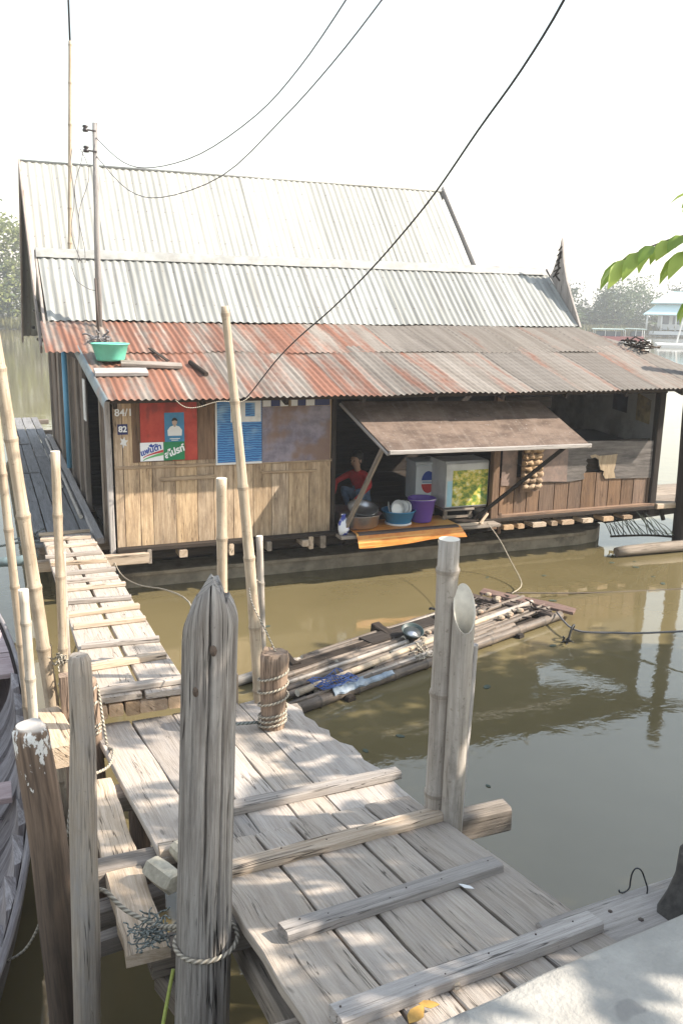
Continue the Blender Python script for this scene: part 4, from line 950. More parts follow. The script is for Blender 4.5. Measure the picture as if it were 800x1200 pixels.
tag(mb.build('metal_sign', 'violet', at=(1.79, YS, 1.58)), 'rusty mauve faded sign sheet right of the blue panel', 'sign')
q = empty('frieze_strip', (2.2, -.03, 2.3), 'row of small white and navy squares under the eave above the mauve sheet', 'sign strip')
mb = MB()
for a, b in ((1.80, 1.90), (2.02, 2.12), (2.16, 2.24), (2.35, 2.46)): sheet(mb, a, b, 2.268, 2.36, YS - .001, .004)
mb.build('white_square', 'white', q)
mb = MB()
for a, b in ((1.905, 2.015), (2.245, 2.345), (2.465, 2.66)): sheet(mb, a, b, 2.268, 2.355, YS, .004)
mb.build('navy_square', 'plaqueblue', q)

# ------------------------------------------------------------------ kitchen things
F = .662
M['alu'] = plain('aluminium', (.62, .61, .60), .28, .15, 12, .9)
M['bluepl'] = plain('blue_plastic', (.03, .20, .38), .4, .1); M['purple'] = plain('purple_plastic', (.13, .065, .33), .4, .08); M['plate'] = plain('white_enamel', (.72, .71, .69), .3, .06)
M['orange'] = None
t = NT('orange_mat'); n1 = t.noise(t.coord('Object', (1, 2, 2)), 7, 3); st = t.noise(t.coord('Object', (.6, 1, 26)), 1.4, 1)
col = t.mix(t.ss(n1, .35, .65), (.52, .17, .025), (.62, .26, .05)); col = t.mix(t.ss(st, .55, .62), col, (.66, .36, .10)); M['orange'] = t.fin(col, .5)
M['matdark'] = plain('mat_dark_band', (.075, .05, .04), .6, .3)
q = empty('orange_mat', (3.6, -.2, .6), 'orange plastic mat hanging over the kitchen ledge under basins and bucket', 'mat')
mb = MB()
def matf(a, b):
    x = lerp(2.93, 4.42, a); s = b
    if s < .6: return V((x, lerp(.28, -.33, s / .6), .668 + .004 * mnoise.noise(V((x * 6, s * 6, 0)))))
    k = (s - .6) / .4; return V((lerp(x, x + .02, k) + (.06 * k if a > .95 else 0), -.33 - .05 * math.sin(k * 1.6) - .01 * math.sin(x * 9) * k, .668 - .20 * k * (.82 + .12 * math.sin(a * 5 + .6)) ))
mb.grid(matf, 36, 22); mb.build('sheet', 'orange', q)
mb = MB(); mb.grid(lambda a, b: matf(lerp(.02, .98, a), lerp(.53, .66, b)) + V((0, -.004, .004)), 30, 6); mb.build('dark_band', 'matdark', q)
# metal basins
q = empty('metal_basin', (3.08, .02, F), 'large oval dented aluminium basin at the left end of the orange mat', 'basin')
pr = [(.02, .012), (.20, .010), (.235, .03), (.262, .17), (.285, .185), (.29, .19), (.28, .182), (.255, .17), (.225, .04), (.19, .02), (.02, .018)]
mb = MB(); mb.lathe(pr, (3.10, -.05, F + .008), 28, sx=1.0, sy=.78); mb.build('bowl', 'alu', q)
mb = MB(); mb.lathe([(.02, 0), (.12, .002), (.17, .05), (.20, .10), (.208, .103), (.198, .10), (.165, .05), (.115, .012), (.02, .008)], (3.15, .02, F + .17), 28, rot=Matrix.Rotation(.32, 3, 'X'))
tag(mb.build('metal_bowl', 'alu', at=(3.15, .02, F + .17)), 'shiny round bowl tilted inside the large aluminium basin', 'bowl')
mb = MB(); mb.lathe([(.02, 0), (.20, 0), (.24, .16), (.252, .165), (.235, .16), (.19, .012), (.02, .012)], (2.97, .45, F), 26)
tag(mb.build('metal_basin', 'alu', at=(2.97, .45, F)), 'dull round basin behind the dented one, before the crouching person', 'basin')
q = empty('plastic_basin', (3.70, .06, F), 'round blue plastic basin holding white plates', 'basin')
mb = MB(); mb.lathe([(.02, .012), (.155, .010), (.165, .03), (.215, .175), (.232, .18), (.232, .19), (.212, .188), (.15, .035), (.02, .025)], (3.68, .02, F + .008), 32); mb.build('bowl', 'bluepl', q)
mb = MB(); mb.lathe([(.15, .0), (.178, .0), (.178, .02), (.165, .024), (.15, .012)], (3.68, .02, F + .008), 32); mb.build('foot_ring', 'plate', q)
pl = MB(); pl.lathe([(.001, 0), (.065, .002), (.10, .016), (.102, .019), (.064, .007), (.001, .006)], (0, 0, 0), 24)
plate_me = None
specs = [((3.63, -.02, F + .20), 1.25, 0.25, 'white plate facing forward at the front of the blue basin'), ((3.66, .03, F + .205), 1.2, .1, 'white plate second from the front in the blue basin'), ((3.70, .07, F + .21), 1.15, -.05, 'white plate third from the front in the blue basin'),
         ((3.80, .03, F + .20), 1.3, -1.15, 'white plate standing edge on at the right of the blue basin, outermost'), ((3.755, .05, F + .205), 1.3, -1.0, 'white plate standing edge on at the right of the blue basin, inner one'), ((3.55, .05, F + .20), 1.3, 1.1, 'white plate leaning at the left side of the blue basin')]
for i, (p, ax, az, lb) in enumerate(specs):
    if i == 0: o = pl.build('plate', 'plate'); plate0 = o
    else: o = plate0.copy(); COL.objects.link(o)
    o.location = p; o.rotation_euler = (ax, 0, az); tag(o, lb, 'plate', 'plates in the blue basin')
q = empty('bucket', (4.02, .05, F), 'purple plastic bucket on the orange mat beside the blue basin', 'bucket')
mb = MB(); mb.lathe([(.02, .008), (.130, .008), (.135, .02), (.178, .30), (.192, .305), (.192, .325), (.182, .33), (.174, .32), (.125, .02), (.02, .018)], (4.02, .02, F + .008), 32); mb.build('pail', 'purple', q)
mb = MB(); mb.tube([(4.02 + .19 * math.cos(a), .02 + .19 * math.sin(a) * 1.0 , F + .315 - .02 * math.sin(a)) for a in [PI + PI * i / 14 for i in range(15)]], .004, 6); mb.build('handle', 'alu', q)
t = NT('white_blue_bag'); n1 = t.noise(t.coord('Object'), 9, 2); M['bag'] = t.fin(t.mix(t.ss(n1, .5, .54), (.75, .76, .80), (.03, .05, .30)), .4)
mb = MB(); mb.lathe([(.002, 0), (.05, .01), (.075, .08), (.07, .16), (.045, .22), (.02, .25), (.03, .28), (.001, .285)], (2.80, -.22, .63), 14, sx=1, sy=.7)
for i, v_ in enumerate(mb.v): mb.v[i] = tuple(V(v_) + V((mnoise.noise(V(v_) * 14), mnoise.noise(V(v_) * 14 + V((5, 5, 5))), 0)) * .02)
tag(mb.build('plastic_bag', 'bag', at=(2.8, -.22, .63)), 'crumpled white and blue plastic bag beside the metal basin', 'bag')
# ice box with round emblem, and the white fridge with landscape sticker
M['coolwhite'] = plain('box_white', (.62, .66, .70), .4, .1); M['fridgewhite'] = plain('fridge_white', (.55, .56, .56), .45, .2, 6)
m = Matrix.Rotation(-.10, 3, 'Z'); c0 = V((4.33, .62, .80))
q = empty('ice_box', tuple(c0), 'pale blue-white box with round blue and red emblem behind the purple bucket', 'box')
def obox(mb, c, size, rot, bev=.02):
    c = V(c); a = rot @ V((size[0] / 2, 0, 0)); mb.bar(c - a, c + a, size[1], size[2], tuple(rot @ V((0, 0, 1))), bev=bev)
mb = MB(); obox(mb, c0 + V((0, 0, .30)), (.36, .40, .52), m); mb.build('body', 'coolwhite', q)
mb = MB(); obox(mb, c0 + V((0, 0, .575)), (.38, .42, .05), m); mb.build('lid', 'coolwhite', q)
def disc(mb, c, rx, rz_, y, seg=(0, 2 * PI), rot=m, org=c0):
    pts = [V((c[0] + rx * math.cos(a), y, c[1] + rz_ * math.sin(a))) for a in [lerp(seg[0], seg[1], i / 18) for i in range(18 if seg[1] - seg[0] > 6 else 19)]]
    mb.prism([org + rot @ p for p in pts], rot @ V((0, .0015, 0)))
mb = MB(); disc(mb, (0.0, .32), .10, .15, -.2030, (0.15, PI - .15)); mb.build('emblem_top', 'signblue', q)
mb = MB(); disc(mb, (0.0, .31), .10, .15, -.2030, (PI + .15, 2 * PI - .15)); mb.build('emblem_bottom', 'signred', q)
mb = MB(); mb.prism([c0 + m @ V(p) for p in ((-.085, -.203, .325), (.085, -.203, .315), (.088, -.203, .305), (-.088, -.203, .312))], m @ V((0, .001, 0))); mb.build('emblem_band', 'bluepl', q)
q = empty('fridge', (4.70, .2, .80), 'white fridge lying under the awning with a sunny landscape sticker', 'fridge')
mb = MB(); mb.bar((4.36, .25, 1.14), (5.02, .25, 1.14), .46, .64, bev=.025); mb.build('body', 'fridgewhite', q)
mb = MB(); mb.bar((4.36, .008, 1.135), (5.0, .008, 1.135), .022, .60, bev=.008); dr = mb.build('door', 'fridgewhite', q)
t = NT('landscape_sticker'); n1 = t.noise(t.coord('Object', (1, 1, 1.4)), 9, 6, .65); n2 = t.noise(t.coord('Object', (1, 1, .8)), 4, 3)
col = t.ramp(n1, [(.30, (.03, .09, .02)), (.45, (.22, .30, .05)), (.54, (.60, .50, .08)), (.66, (.70, .68, .40))]); col = t.mix(t.ss(n2, .56, .66), col, (.08, .22, .05)); M['landscape'] = t.fin(col, .4)
mb = MB(); sheet(mb, 4.46, 5.0, .85, 1.34, -.0055, .002); mb.build('sticker', 'landscape', dr)
M['lightblue'] = plain('sticker_blue', (.35, .58, .70), .4, .1); mb = MB(); mb.prism([(4.38, -.0055, .85), (4.455, -.0055, .85), (4.455, -.0055, 1.20), (4.38, -.0055, 1.20)], (0, .002, 0)); mb.build('sticker_edge', 'lightblue', dr)
q = empty('low_stool', (4.62, .2, F), 'low wooden crate stool carrying the white fridge', 'stool')
mb = MB(); mb.bar((4.34, .02, .805), (4.80, .02, .80), .10, .025); mb.bar((4.34, .24, .805), (5.04, .24, .80), .34, .025); mb.build('top', 'beam', q)
for x, y in ((4.38, .03), (4.76, .03), (4.38, .4), (5.0, .4)):
    mb = MB(); mb.bar((x, y, F), (x, y, .79), .05, .05, (0, 1, 0)); mb.build('leg', 'beam', q)
mb = MB(); mb.bar((4.34, .02, .70), (4.8, .02, .70), .02, .04); mb.build('stretcher', 'beam', q)
mb = MB(); mb.lathe([(.002, 0), (.07, 0), (.10, .11), (.106, .113), (.094, .108), (.065, .01), (.002, .01)], (4.92, .0, F), 20); tag(mb.build('pot', 'alu', at=(4.92, 0, F)), 'small aluminium pot on the ledge under the fridge front', 'pot')
mb = MB(); mb.bar((4.35, -.22, .645), (4.80, -.26, .65), .05, .03); mb.bar((4.74, -.30, .66), (4.98, -.08, .73), .03, .025); tag(mb.build('firewood', 'pale', at=(4.5, -.22, .64)), 'loose split sticks on the ledge below the fridge', 'firewood')
# woven straw hanging
M['straw'] = wood('woven_straw', (.48, .33, .19), (.26, .16, .085), crack=.6, var=.3)
q = empty('straw_hanging', (5.62, -.08, 1.0), 'narrow woven straw hanging of seven bulging rows beside the pinkish sheet', 'hanging')
mb = MB()
for k in range(7):
    z = 1.575 - k * .083; pts = [(lerp(5.50, 5.80, i / 16), -.095 - .012 * math.sin(i * 1.1 + k), z + .008 * math.sin(i * .9 + k * 2)) for i in range(17)]
    mb.tube(pts, [.030 + .010 * abs(math.sin(i * 1.05 + k)) for i in range(17)], 9, jit=.3)
mb.build('straw_roll', 'straw', q)
mb = MB(); mb.prism([(5.49, -.065, .99), (5.81, -.065, 1.0), (5.81, -.065, 1.62), (5.49, -.065, 1.62)], (0, .01, 0), (0, 0, 1)); mb.build('backing', 'wallbrown', q)
rope('string', [(5.52, -.07, 1.62), (5.62, -.1, 1.76), (5.78, -.07, 1.62)], .004, 'rope', 'string that holds the straw hanging', 'string')
# cords from the ledge to the raft
rope('cord', [(4.86, -.28, .66), (4.98, -.42, .45), (5.0, -.7, .22), (4.85, -1.2, .08), (4.45, -1.6, .12)], .007, 'rope', 'pale cord from the kitchen ledge down to the raft far end', 'cord')
rope('cord', [(4.1, -.3, .55), (4.0, -.6, .35), (3.75, -1.2, .18), (3.55, -1.75, .13)], .0035, 'rope', 'thin cord from the orange mat down to the raft middle', 'cord')

# ------------------------------------------------------------------ crouching person
t = NT('person_skin'); M['pskin'] = t.fin((.40, .24, .16), .6)
M['pred'] = plain('red_jacket', (.50, .025, .03), .8, .3, 14, bs=.5); M['pjean'] = plain('blue_jeans', (.13, .20, .32), .85, .35, 16, bs=.5); M['phair'] = plain('black_hair', (.012, .010, .009), .5, .3, 30)
def person(base, rz_):
    J = {}; E = []
    def j(n, p, r): J[n] = (V(p), r)
    def e(a, b, m): E.append((a, b, m))
    j('pelvis', (.10, 0, .26), .125); j('waist', (.06, 0, .40), .115); j('chest', (-.02, 0, .58), .125); j('neck0', (-.075, 0, .715), .06); j('neck', (-.10, 0, .775), .046); j('head0', (-.125, 0, .84), .075); j('head1', (-.14, 0, .915), .092); j('head2', (-.135, 0, .975), .07)
    for a, b, m in (('pelvis', 'waist', 1), ('waist', 'chest', 0), ('chest', 'neck0', 0), ('neck0', 'neck', 2), ('neck', 'head0', 2), ('head0', 'head1', 2), ('head1', 'head2', 2)): e(a, b, m)
    for sgn, nm in ((-1, 'l'), (1, 'r')):
        j('hip' + nm, (.07, sgn * .10, .24), .10); j('knee' + nm, (-.27, sgn * .15, .46), .066); j('ank' + nm, (-.06, sgn * .17, .08), .042); j('heel' + nm, (-.05, sgn * .17, .04), .04); j('toe' + nm, (-.22, sgn * .19, .025), .03)
        for a, b, m in (('pelvis', 'hip' + nm, 1), ('hip' + nm, 'knee' + nm, 1), ('knee' + nm, 'ank' + nm, 1), ('ank' + nm, 'heel' + nm, 2), ('heel' + nm, 'toe' + nm, 2)): e(a, b, m)
        j('sho' + nm, (-.05, sgn * .165, .655), .062); k = (-.44, sgn * .22, .34) if sgn < 0 else (-.48, sgn * .17, .38)
        j('elb' + nm, (-.21, sgn * .33, .53), .045); j('wri' + nm, k, .028); j('palm' + nm, (k[0] - .055, k[1] - sgn * .01, k[2] - .03), .026)
        for a, b, m in (('chest', 'sho' + nm, 0), ('sho' + nm, 'elb' + nm, 0), ('elb' + nm, 'wri' + nm, 0), ('wri' + nm, 'palm' + nm, 2)): e(a, b, m)
        pk = J['palm' + nm][0]
        for f in range(4):
            y = (f - 1.5) * .018; ln = (.85, 1, .95, .75)[f]
            j('f%d1%s' % (f, nm), pk + V((-.035 * ln, y, -.012)), .009); j('f%d2%s' % (f, nm), pk + V((-.06 * ln, y * 1.1, -.035 * ln)), .0075)
            e('palm' + nm, 'f%d1%s' % (f, nm), 2); e('f%d1%s' % (f, nm), 'f%d2%s' % (f, nm), 2)
        j('t1' + nm, pk + V((-.005, -sgn * .035, -.005)), .010); j('t2' + nm, pk + V((-.035, -sgn * .045, -.02)), .008); e('palm' + nm, 't1' + nm, 2); e('t1' + nm, 't2' + nm, 2)
    names = list(J); me = bpy.data.meshes.new('skeleton'); me.from_pydata([J[n][0] for n in names], [(names.index(a), names.index(b)) for a, b, _ in E], [])
    o = bpy.data.objects.new('skeleton', me); COL.objects.link(o)
    md = o.modifiers.new('Skin', 'SKIN'); md.use_smooth_shade = True
    for i, n in enumerate(names):
        sv = me.skin_vertices[0].data[i]; sv.radius = (J[n][1], J[n][1]); sv.use_root = (n == 'pelvis')
    o.modifiers.new('Sub', 'SUBSURF').levels = 2
    dg = bpy.context.evaluated_depsgraph_get(); body = bpy.data.meshes.new_from_object(o.evaluated_get(dg)); bpy.data.objects.remove(o)
    def near(p):
        best = (9, 0)
        for a, b, m_ in E:
            A, B = J[a][0], J[b][0]; d = B - A; f = max(0, min(1, (p - A).dot(d) / d.length_squared)); q_ = (p - A - d * f).length - lerp(J[a][1], J[b][1], f) * .9
            if q_ < best[0]: best = (q_, m_)
        return best[1]
    for m_ in ('pred', 'pjean', 'pskin'): body.materials.append(M[m_])
    for p in body.polygons: p.material_index = near(p.center); p.use_smooth = True
    b = bpy.data.objects.new('person', body); COL.objects.link(b); b.location = base; b.rotation_euler = (0, 0, rz_); b.scale = (.86,) * 3
    H = J['head1'][0]
    def part(mb, nm, mt):
        o_ = bpy.data.objects.new(nm, mb.mesh(nm, mt, (0, 0, 0))); COL.objects.link(o_); o_.parent = b; return o_
    mb = MB(); mb.lathe([(.001, .125), (.06, .115), (.098, .07), (.108, .01), (.10, -.05), (.07, -.09)], H + V((.045, 0, .012)), 18, sx=.92, sy=.95); mb.lathe([(.001, .05), (.035, .035), (.045, 0), (.03, -.04), (.001, -.05)], H + V((.12, 0, -.03)), 12); part(mb, 'hair', 'phair')
    mb = MB()
    for s_ in (-1, 1): mb.lathe([(.001, .012), (.010, .006), (.012, 0), (.001, -.012)], H + V((-.082, s_ * .033, -.015)), 10)
    part(mb, 'eye', 'phair')
    mb = MB(); mb.bar(H + V((-.088, 0, -.01)), H + V((-.112, 0, -.042)), .022, .02); mb.bar(H + V((-.088, -.02, -.068)), H + V((-.088, .02, -.068)), .012, .008)
    for s_ in (-1, 1): mb.lathe([(.001, .03), (.014, .015), (.016, 0), (.012, -.02), (.001, -.03)], H + V((.01, s_ * .088, -.02)), 8)
    part(mb, 'face', 'pskin')
    return tag(b, 'person in red jacket and blue jeans crouching over basins in the dark kitchen', 'person')
person((3.42, .72, .655), .55)

# ------------------------------------------------------------------ things on the roof
M['mint'] = plain('mint_plastic', (.16, .56, .40), .45, .15, 6)
q = empty('roof_basin', (.12, .62, rz(.62)), 'mint green plastic basin standing on the front roof corner', 'basin')
mb = MB(); mb.lathe([(.01, .01), (.155, .008), (.165, .03), (.21, .195), (.225, .2), (.225, .212), (.205, .207), (.155, .035), (.01, .03)], (.11, .56, rz(.50) + .02), 30); mb.build('bowl', 'mint', q)
mb = MB(); mb.bar((-.13, .12, rz(.12) + .035), (.46, .12, rz(.12) + .035), .17, .045, (0, -.28, 1), seg=4, jit=.004); tag(mb.build('roof_board', 'deckgrey', at=(0, .12, rz(.12))), 'short wide grey board on the roof just below the mint basin', 'board')
mb = MB(); mb.bar((.20, .36, rz(.36) + .05), (.90, .30, rz(.30) + .035), .12, .04, (0, -.28, 1), seg=4, jit=.004); tag(mb.build('roof_board', 'beam', at=(.5, .33, rz(.33))), 'longer grey board on the roof reaching right of the mint basin', 'board')
mb = MB(); mb.tube([(1.03, .44, rz(.44) + .03), (1.13, .02, rz(.02) + .035)], .028, 8); tag(mb.build('stick', 'dark', at=(1.05, .4, rz(.4))), 'short dark stick lying on the rusty roof', 'stick')
mb = MB(); mb.prism([(.62, .95, rz(.95) + .03), (.66, .95, rz(.95) + .03), (.80, .50, rz(.5) + .03), (.76, .50, rz(.5) + .03)], (0, 0, -.012)); tag(mb.build('roof_strip', 'dark', at=(.7, .7, rz(.7))), 'thin dark strip lying on a rust orange roof sheet', 'strip')
q = empty('utility_pole', (.15, 1.95, 3.2), 'grey wooden electric pole with two insulators standing against the middle roof', 'pole')
mb = MB(); mb.tube([(.15, 1.86, 3.1), (.165, 1.84, 4.2), (.20, 1.80, 5.62)], [.042, .04, .034], 10, jit=.15); mb.build('shaft', 'deckgrey', q)
M['insul'] = plain('insulator', (.05, .04, .04), .3, .2)
for z in (5.52, 5.28):
    mb = MB(); mb.bar((.20, 1.78, z), (.07, 1.78, z + .01), .025, .02); mb.lathe([(.001, .045), (.03, .04), (.036, .02), (.022, .008), (.036, -.008), (.034, -.035), (.001, -.04)], (.075, 1.78, z + .02), 12, 0); mb.build('insulator', 'insul', q)
mb = MB(); mb.tube([(.11, 1.60, 3.02), (.11, 1.72, 3.75)], .014, 6); mb.build('iron_stay', 'nail', q)
frizz((.06, 1.22, 3.02), 14, .11, .012, 'cablegrey', 'wire_bundle', 'grey wire bundle at the foot of the electric pole', 'wire')
q = empty('bamboo_mast', (-.03, 3.75, 3.6), 'thin tall bamboo mast behind the roof ridge, left of the electric pole', 'mast')
mb = MB(); mb.bamboo((-.03, 3.75, 3.5), (.14, 3.7, 7.0), .034, .024, .55, n=8, mcap=1); mb.build('cane', ['bam', 'bamcut'], q)
mb = MB(); mb.tube([(.135, 3.7, 6.75), (.155, 3.7, 9.0)], .014, 6); mb.build('rod', 'cable', q)
mb = MB()
for k in range(3):
    pts = [V((.10 + .05 * math.sin(i * 1.1 + k * 2), 1.75, 5.3 - i * .17)) + V((-.10 - .05 * k + .05 * math.sin(i * .7 + k), 0, 0)) for i in range(9)]
    mb.tube(smooth(pts, 3), .005, 5)
mb.tube(smooth([(-.18, 1.7, 3.9), (-.12, 1.7, 3.72), (.02, 1.7, 3.62), (.12, 1.72, 3.6)], 4), .005, 5)
tag(mb.build('loose_wire', 'cablegrey', at=(.1, 1.75, 5.3)), 'thin loose wires dangling from the insulators down the pole', 'wire')
def dpt(px, py, d): return CAM + (FW + RT * ((px - 400) / 1035) - UP * ((py - 600) / 1035)) * d
M['insul2'] = M['insul']
rope('power_cable', [(.19, 1.8, 5.46)] + [dpt(x, y, d) for x, y, d in ((145, 190, 10.6), (180, 196, 10.1), (235, 180, 9.3), (300, 135, 8.2), (350, 80, 7.3), (405, 0, 6.2), (440, -60, 5.5))], .0058, 'cablegrey', 'upper grey power cable sagging from the electric pole top', 'cable')
rope('power_cable', [(.19, 1.8, 5.24)] + [dpt(x, y, d) for x, y, d in ((150, 222, 10.6), (190, 231, 10.1), (260, 206, 9.0), (330, 140, 7.8), (390, 73, 6.8), (447, 0, 6.0), (490, -60, 5.3))], .0058, 'cablegrey', 'lower grey power cable sagging from the electric pole', 'cable')
rope('power_cable', [(1.35, -.50, 2.36), (1.46, -.62, 2.47)] + [dpt(x, y, d) for x, y, d in ((322, 424, 9.3), (350, 395, 8.8), (388, 362, 8.2), (430, 320, 7.5), (470, 275, 6.9), (510, 225, 6.3), (560, 152, 5.6), (610, 82, 5.0), (660, 0, 4.4), (700, -90, 4.0))], .0072, 'cable', 'thick black power cable running from the front eave up over the water', 'cable')
rope('wire', [(.62, -.66, 2.44), (.72, -.66, 2.36), (.86, -.66, 2.35), (1.1, -.66, 2.41), (1.35, -.66, 2.40), (1.46, -.63, 2.45)], .005, 'rope', 'thin white wire drooping along the rusty eave', 'wire')
q = empty('brushwood', (8.25, 1.0, 2.95), 'tangled dark brushwood lying along the right edge of the front roof', 'brushwood')
mb = MB()
for i in range(18):
    y = R.uniform(.75, 1.25); x = 8.0 + (1.7 - y) * .22; p = V((x, y, rz(y) + .03)); mb.tube([p, p + V((R.uniform(-.15, .15), R.uniform(-.2, .2), R.uniform(0, .12))), p + V((R.uniform(-.3, .3), R.uniform(-.3, .3), R.uniform(0, .10)))], .012, 5)
mb.build('twig', 'dark', q)
# poles lying on the walkway
def lying(p0, p1, r, label, mat='bamgrey'):
    mb = MB(); mb.bamboo(p0, p1, r, r * .9, .5, n=8, mcap=1); tag(mb.build('bamboo_pole', [mat, 'bamcut'], at=p0), label, 'bamboo pole', 'poles lying on the walkway')
lying((-.235, 1.45, .71), (-.20, 8.6, .71), .028, 'longest pole lying along the house side of the walkway')
lying((-.30, 3.6, .70), (-.26, 6.6, .70), .024, 'shorter grey pole on the walkway beside the longest one')
lying((-.40, 2.9, .70), (-.30, 4.7, .70), .02, 'thin short pole lying askew on the walkway')
frizz((-.88, .62, .70), 26, .13, .010, 'ropegreen', 'rope_heap', 'heap of pale grey rope on the walkway corner at the gangway end', flat=.6)
rope('rope', [(-.85, .62, .70), (-1.0, .5, .68), (-1.3, .42, .66), (-1.8, .3, .64)], .014, 'ropegreen', 'thick grey mooring rope leaving the walkway corner to the left')
mb = MB(); mb.tube([(-.86, .16, .60), (-1.05, .12, .55), (-1.45, .35, .50), (-2.4, 1.1, .45)], [.05, .06, .06, .06], 10); tag(mb.build('float_pipe', plain('teal_pipe', (.17, .23, .235), .6, dirt=(.10, .12, .12)), at=(-1, .1, .55)), 'faded teal pipe float beside the walkway corner', 'pipe')

# ------------------------------------------------------------------ bamboo raft
raft = empty('bamboo_raft', (2.8, -2.6, 0), 'low raft of old bamboo and timber floating between landing and house', 'raft')
u0, u1 = V((1.02, -3.25, 0)), V((4.55, -1.98, 0)); dd = (u1 - u0).normalized(); pp_ = V((-dd.y, dd.x, 0))
def rp_(a, b, z): return u0.lerp(u1, a) + pp_ * b + V((0, 0, z))
spec = [(-.02, 1.0, -.30, .045, .055, 'bamdark', -.33), (.06, .8, -.20, .055, .05, 'bamdark', -.24), (-.10, .78, -.10, .085, .036, 'bamdark', -.09), (.0, .75, -.19, .13, .032, 'bam', -.02), (.1, 1.0, .02, .06, .055, 'bamdark', .0), (.02, .95, .12, .065, .055, 'bamdark', .12), (.0, .9, .25, .07, .06, 'bamdark', .24), (.05, 1.02, .36, .06, .055, 'bamdark', .34), (-.05, 1.0, .50, .05, .05, 'bamgrey', .46), (.35, .98, -.05, .12, .035, 'bamgrey', .02), (.45, 1.0, .16, .12, .035, 'bamdark', .2)]
for a, b, c, z, r_, mt, c2 in spec:
    mb = MB(); mb.bamboo(rp_(a, c, z), rp_(b, c2, z + .01), r_, r_ * .92, .45, n=10, mcap=1); mb.build('bamboo_cane', [mt, 'bamcut'], raft)
for i in range(24):
    a0 = R.uniform(-.06, .6); c_ = R.uniform(-.3, .5); mb = MB(); mb.bamboo(rp_(a0, c_, .10), rp_(min(1.0, a0 + R.uniform(.3, .55)), c_ + R.uniform(-.05, .05), .115), R.uniform(.018, .034), R.uniform(.016, .03), .4, n=7, mcap=1); mb.build('bamboo_cane', [R.choice(('bamdark', 'bamdark', 'bamdark', 'bamgrey')), 'bamcut'], raft)
mb = MB()
for c_ in (-.22, -.08, .08, .22, .38): mb.bar(rp_(.02, c_, .02), rp_(.96, c_, .03), .13, .05, seg=6, jit=.01)
for a in (.12, .45, .78): mb.bar(rp_(a, -.42, .0), rp_(a, .60, .0), .09, .09, seg=3, jit=.008)
for a, c in ((.10, .42), (.44, .46), (.70, .42)): mb.bar(rp_(a, c - .12, .10), rp_(a + .01, c + .12, .13), .10, .10, seg=3, jit=.012)
mb.bar(rp_(.35, .34, .13), rp_(.62, .32, .13), .2, .03, seg=3, jit=.004); mb.bar(rp_(.02, .3, .12), rp_(.5, .28, .12), .13, .03, seg=4, jit=.004)
mb.build('cross_timber', 'dark', raft)
M['rustred'] = wood('red_plank', (.22, .125, .09), (.11, .065, .05), crack=.8, var=.15, stain_amt=.8)
mb = MB(); mb.bar(rp_(.93, .62, .15), rp_(1.04, -.42, .09), .17, .035, seg=6, jit=.012); mb.build('red_plank', 'rustred', raft)
mb = MB(); mb.bar(rp_(.86, .58, .15), rp_(.95, -.35, .09), .10, .05, seg=8, jit=.015)
for i in range(30): p = rp_(R.uniform(.83, .97), R.uniform(-.35, .55), .14); mb.tube([p, p + V((R.uniform(-.15, .15), R.uniform(-.15, .15), R.uniform(0, .04)))], .01, 5)
mb.build('debris', 'nail', raft)
M['rubble'] = plain('raft_rubble', (.44, .36, .26), .9, .5, 30, bs=.5, dirt=(.30, .14, .09))
for i in range(26):
    mb = MB(); a, b = (R.uniform(.66, .93), R.uniform(-.15, .52)) if i < 20 else (R.uniform(.45, .6), R.uniform(-.1, .25)); s_ = R.uniform(.022, .05); p = rp_(a, b, .15)
    mb.lathe([(.001, -s_ * .6), (s_ * .8, -s_ * .45), (s_, 0), (s_ * .7, s_ * .5), (.001, s_ * .6)], p, 7, 0, sx=R.uniform(.8, 1.3), smooth=False)
    tag(mb.build('rubble_lump', 'rubble', at=p), 'small pale or reddish lump lying on the raft', 'lump', 'lumps of rubble on the raft')
M['netblue'] = plain('blue_net', (.035, .085, .27), .6, .2); M['palebag'] = plain('pale_blue_bag', (.27, .33, .39), .5, .4, 14, dirt=(.13, .14, .14), bs=.5)
mb = MB()
for k in range(16):
    for dr_ in (0, 1):
        a0 = k / 15; pts = []
        for i in range(12):
            s_ = i / 11; a, b = (a0, s_) if dr_ == 0 else (s_, a0); p = rp_(.05 + .11 * a, -.33 + .24 * b, .155 + .04 * mnoise.noise(V((a * 3, b * 3, 1))) + .02 * math.sin(a * 9) * math.sin(b * 7)); pts.append(p + pp_ * .05 * mnoise.noise(V((a * 5, b * 5, 3))))
        if (k + dr_) % 2 == 0 or k % 3 == 0: mb.tube(pts, .0045, 5)
tag(mb.build('fishing_net', 'netblue', at=rp_(.14, -.2, .15)), 'crumpled blue net on the near end of the raft', 'net')
mb = MB()
def bagf(a, b): return rp_(.08 + .20 * a, -.36 + .13 * b, .085 + .05 * math.sin(b * PI) * (1 - .5 * a) + .02 * mnoise.noise(V((a * 9, b * 4, 0))))
mb.grid(bagf, 26, 8); mb.grid(lambda a, b: bagf(a, b) - V((0, 0, .012)), 26, 8); tag(mb.build('plastic_sheet', 'palebag', at=rp_(.2, -.3, .1)), 'pale blue plastic sheet under the net along the raft edge', 'sheet')
M['pandark'] = plain('dark_green_pan', (.05, .075, .07), .4, .4, 12)
q = empty('pan', rp_(.47, .12, .16), 'dark round pan tilted on the middle of the raft', 'pan')
mb = MB(); mb.lathe([(.001, 0), (.08, 0), (.115, .07), (.12, .075), (.110, .07), (.075, .012), (.001, .012)], rp_(.47, .12, .15), 22, rot=Matrix.Rotation(.35, 3, 'X')); mb.build('bowl', 'pandark', q)
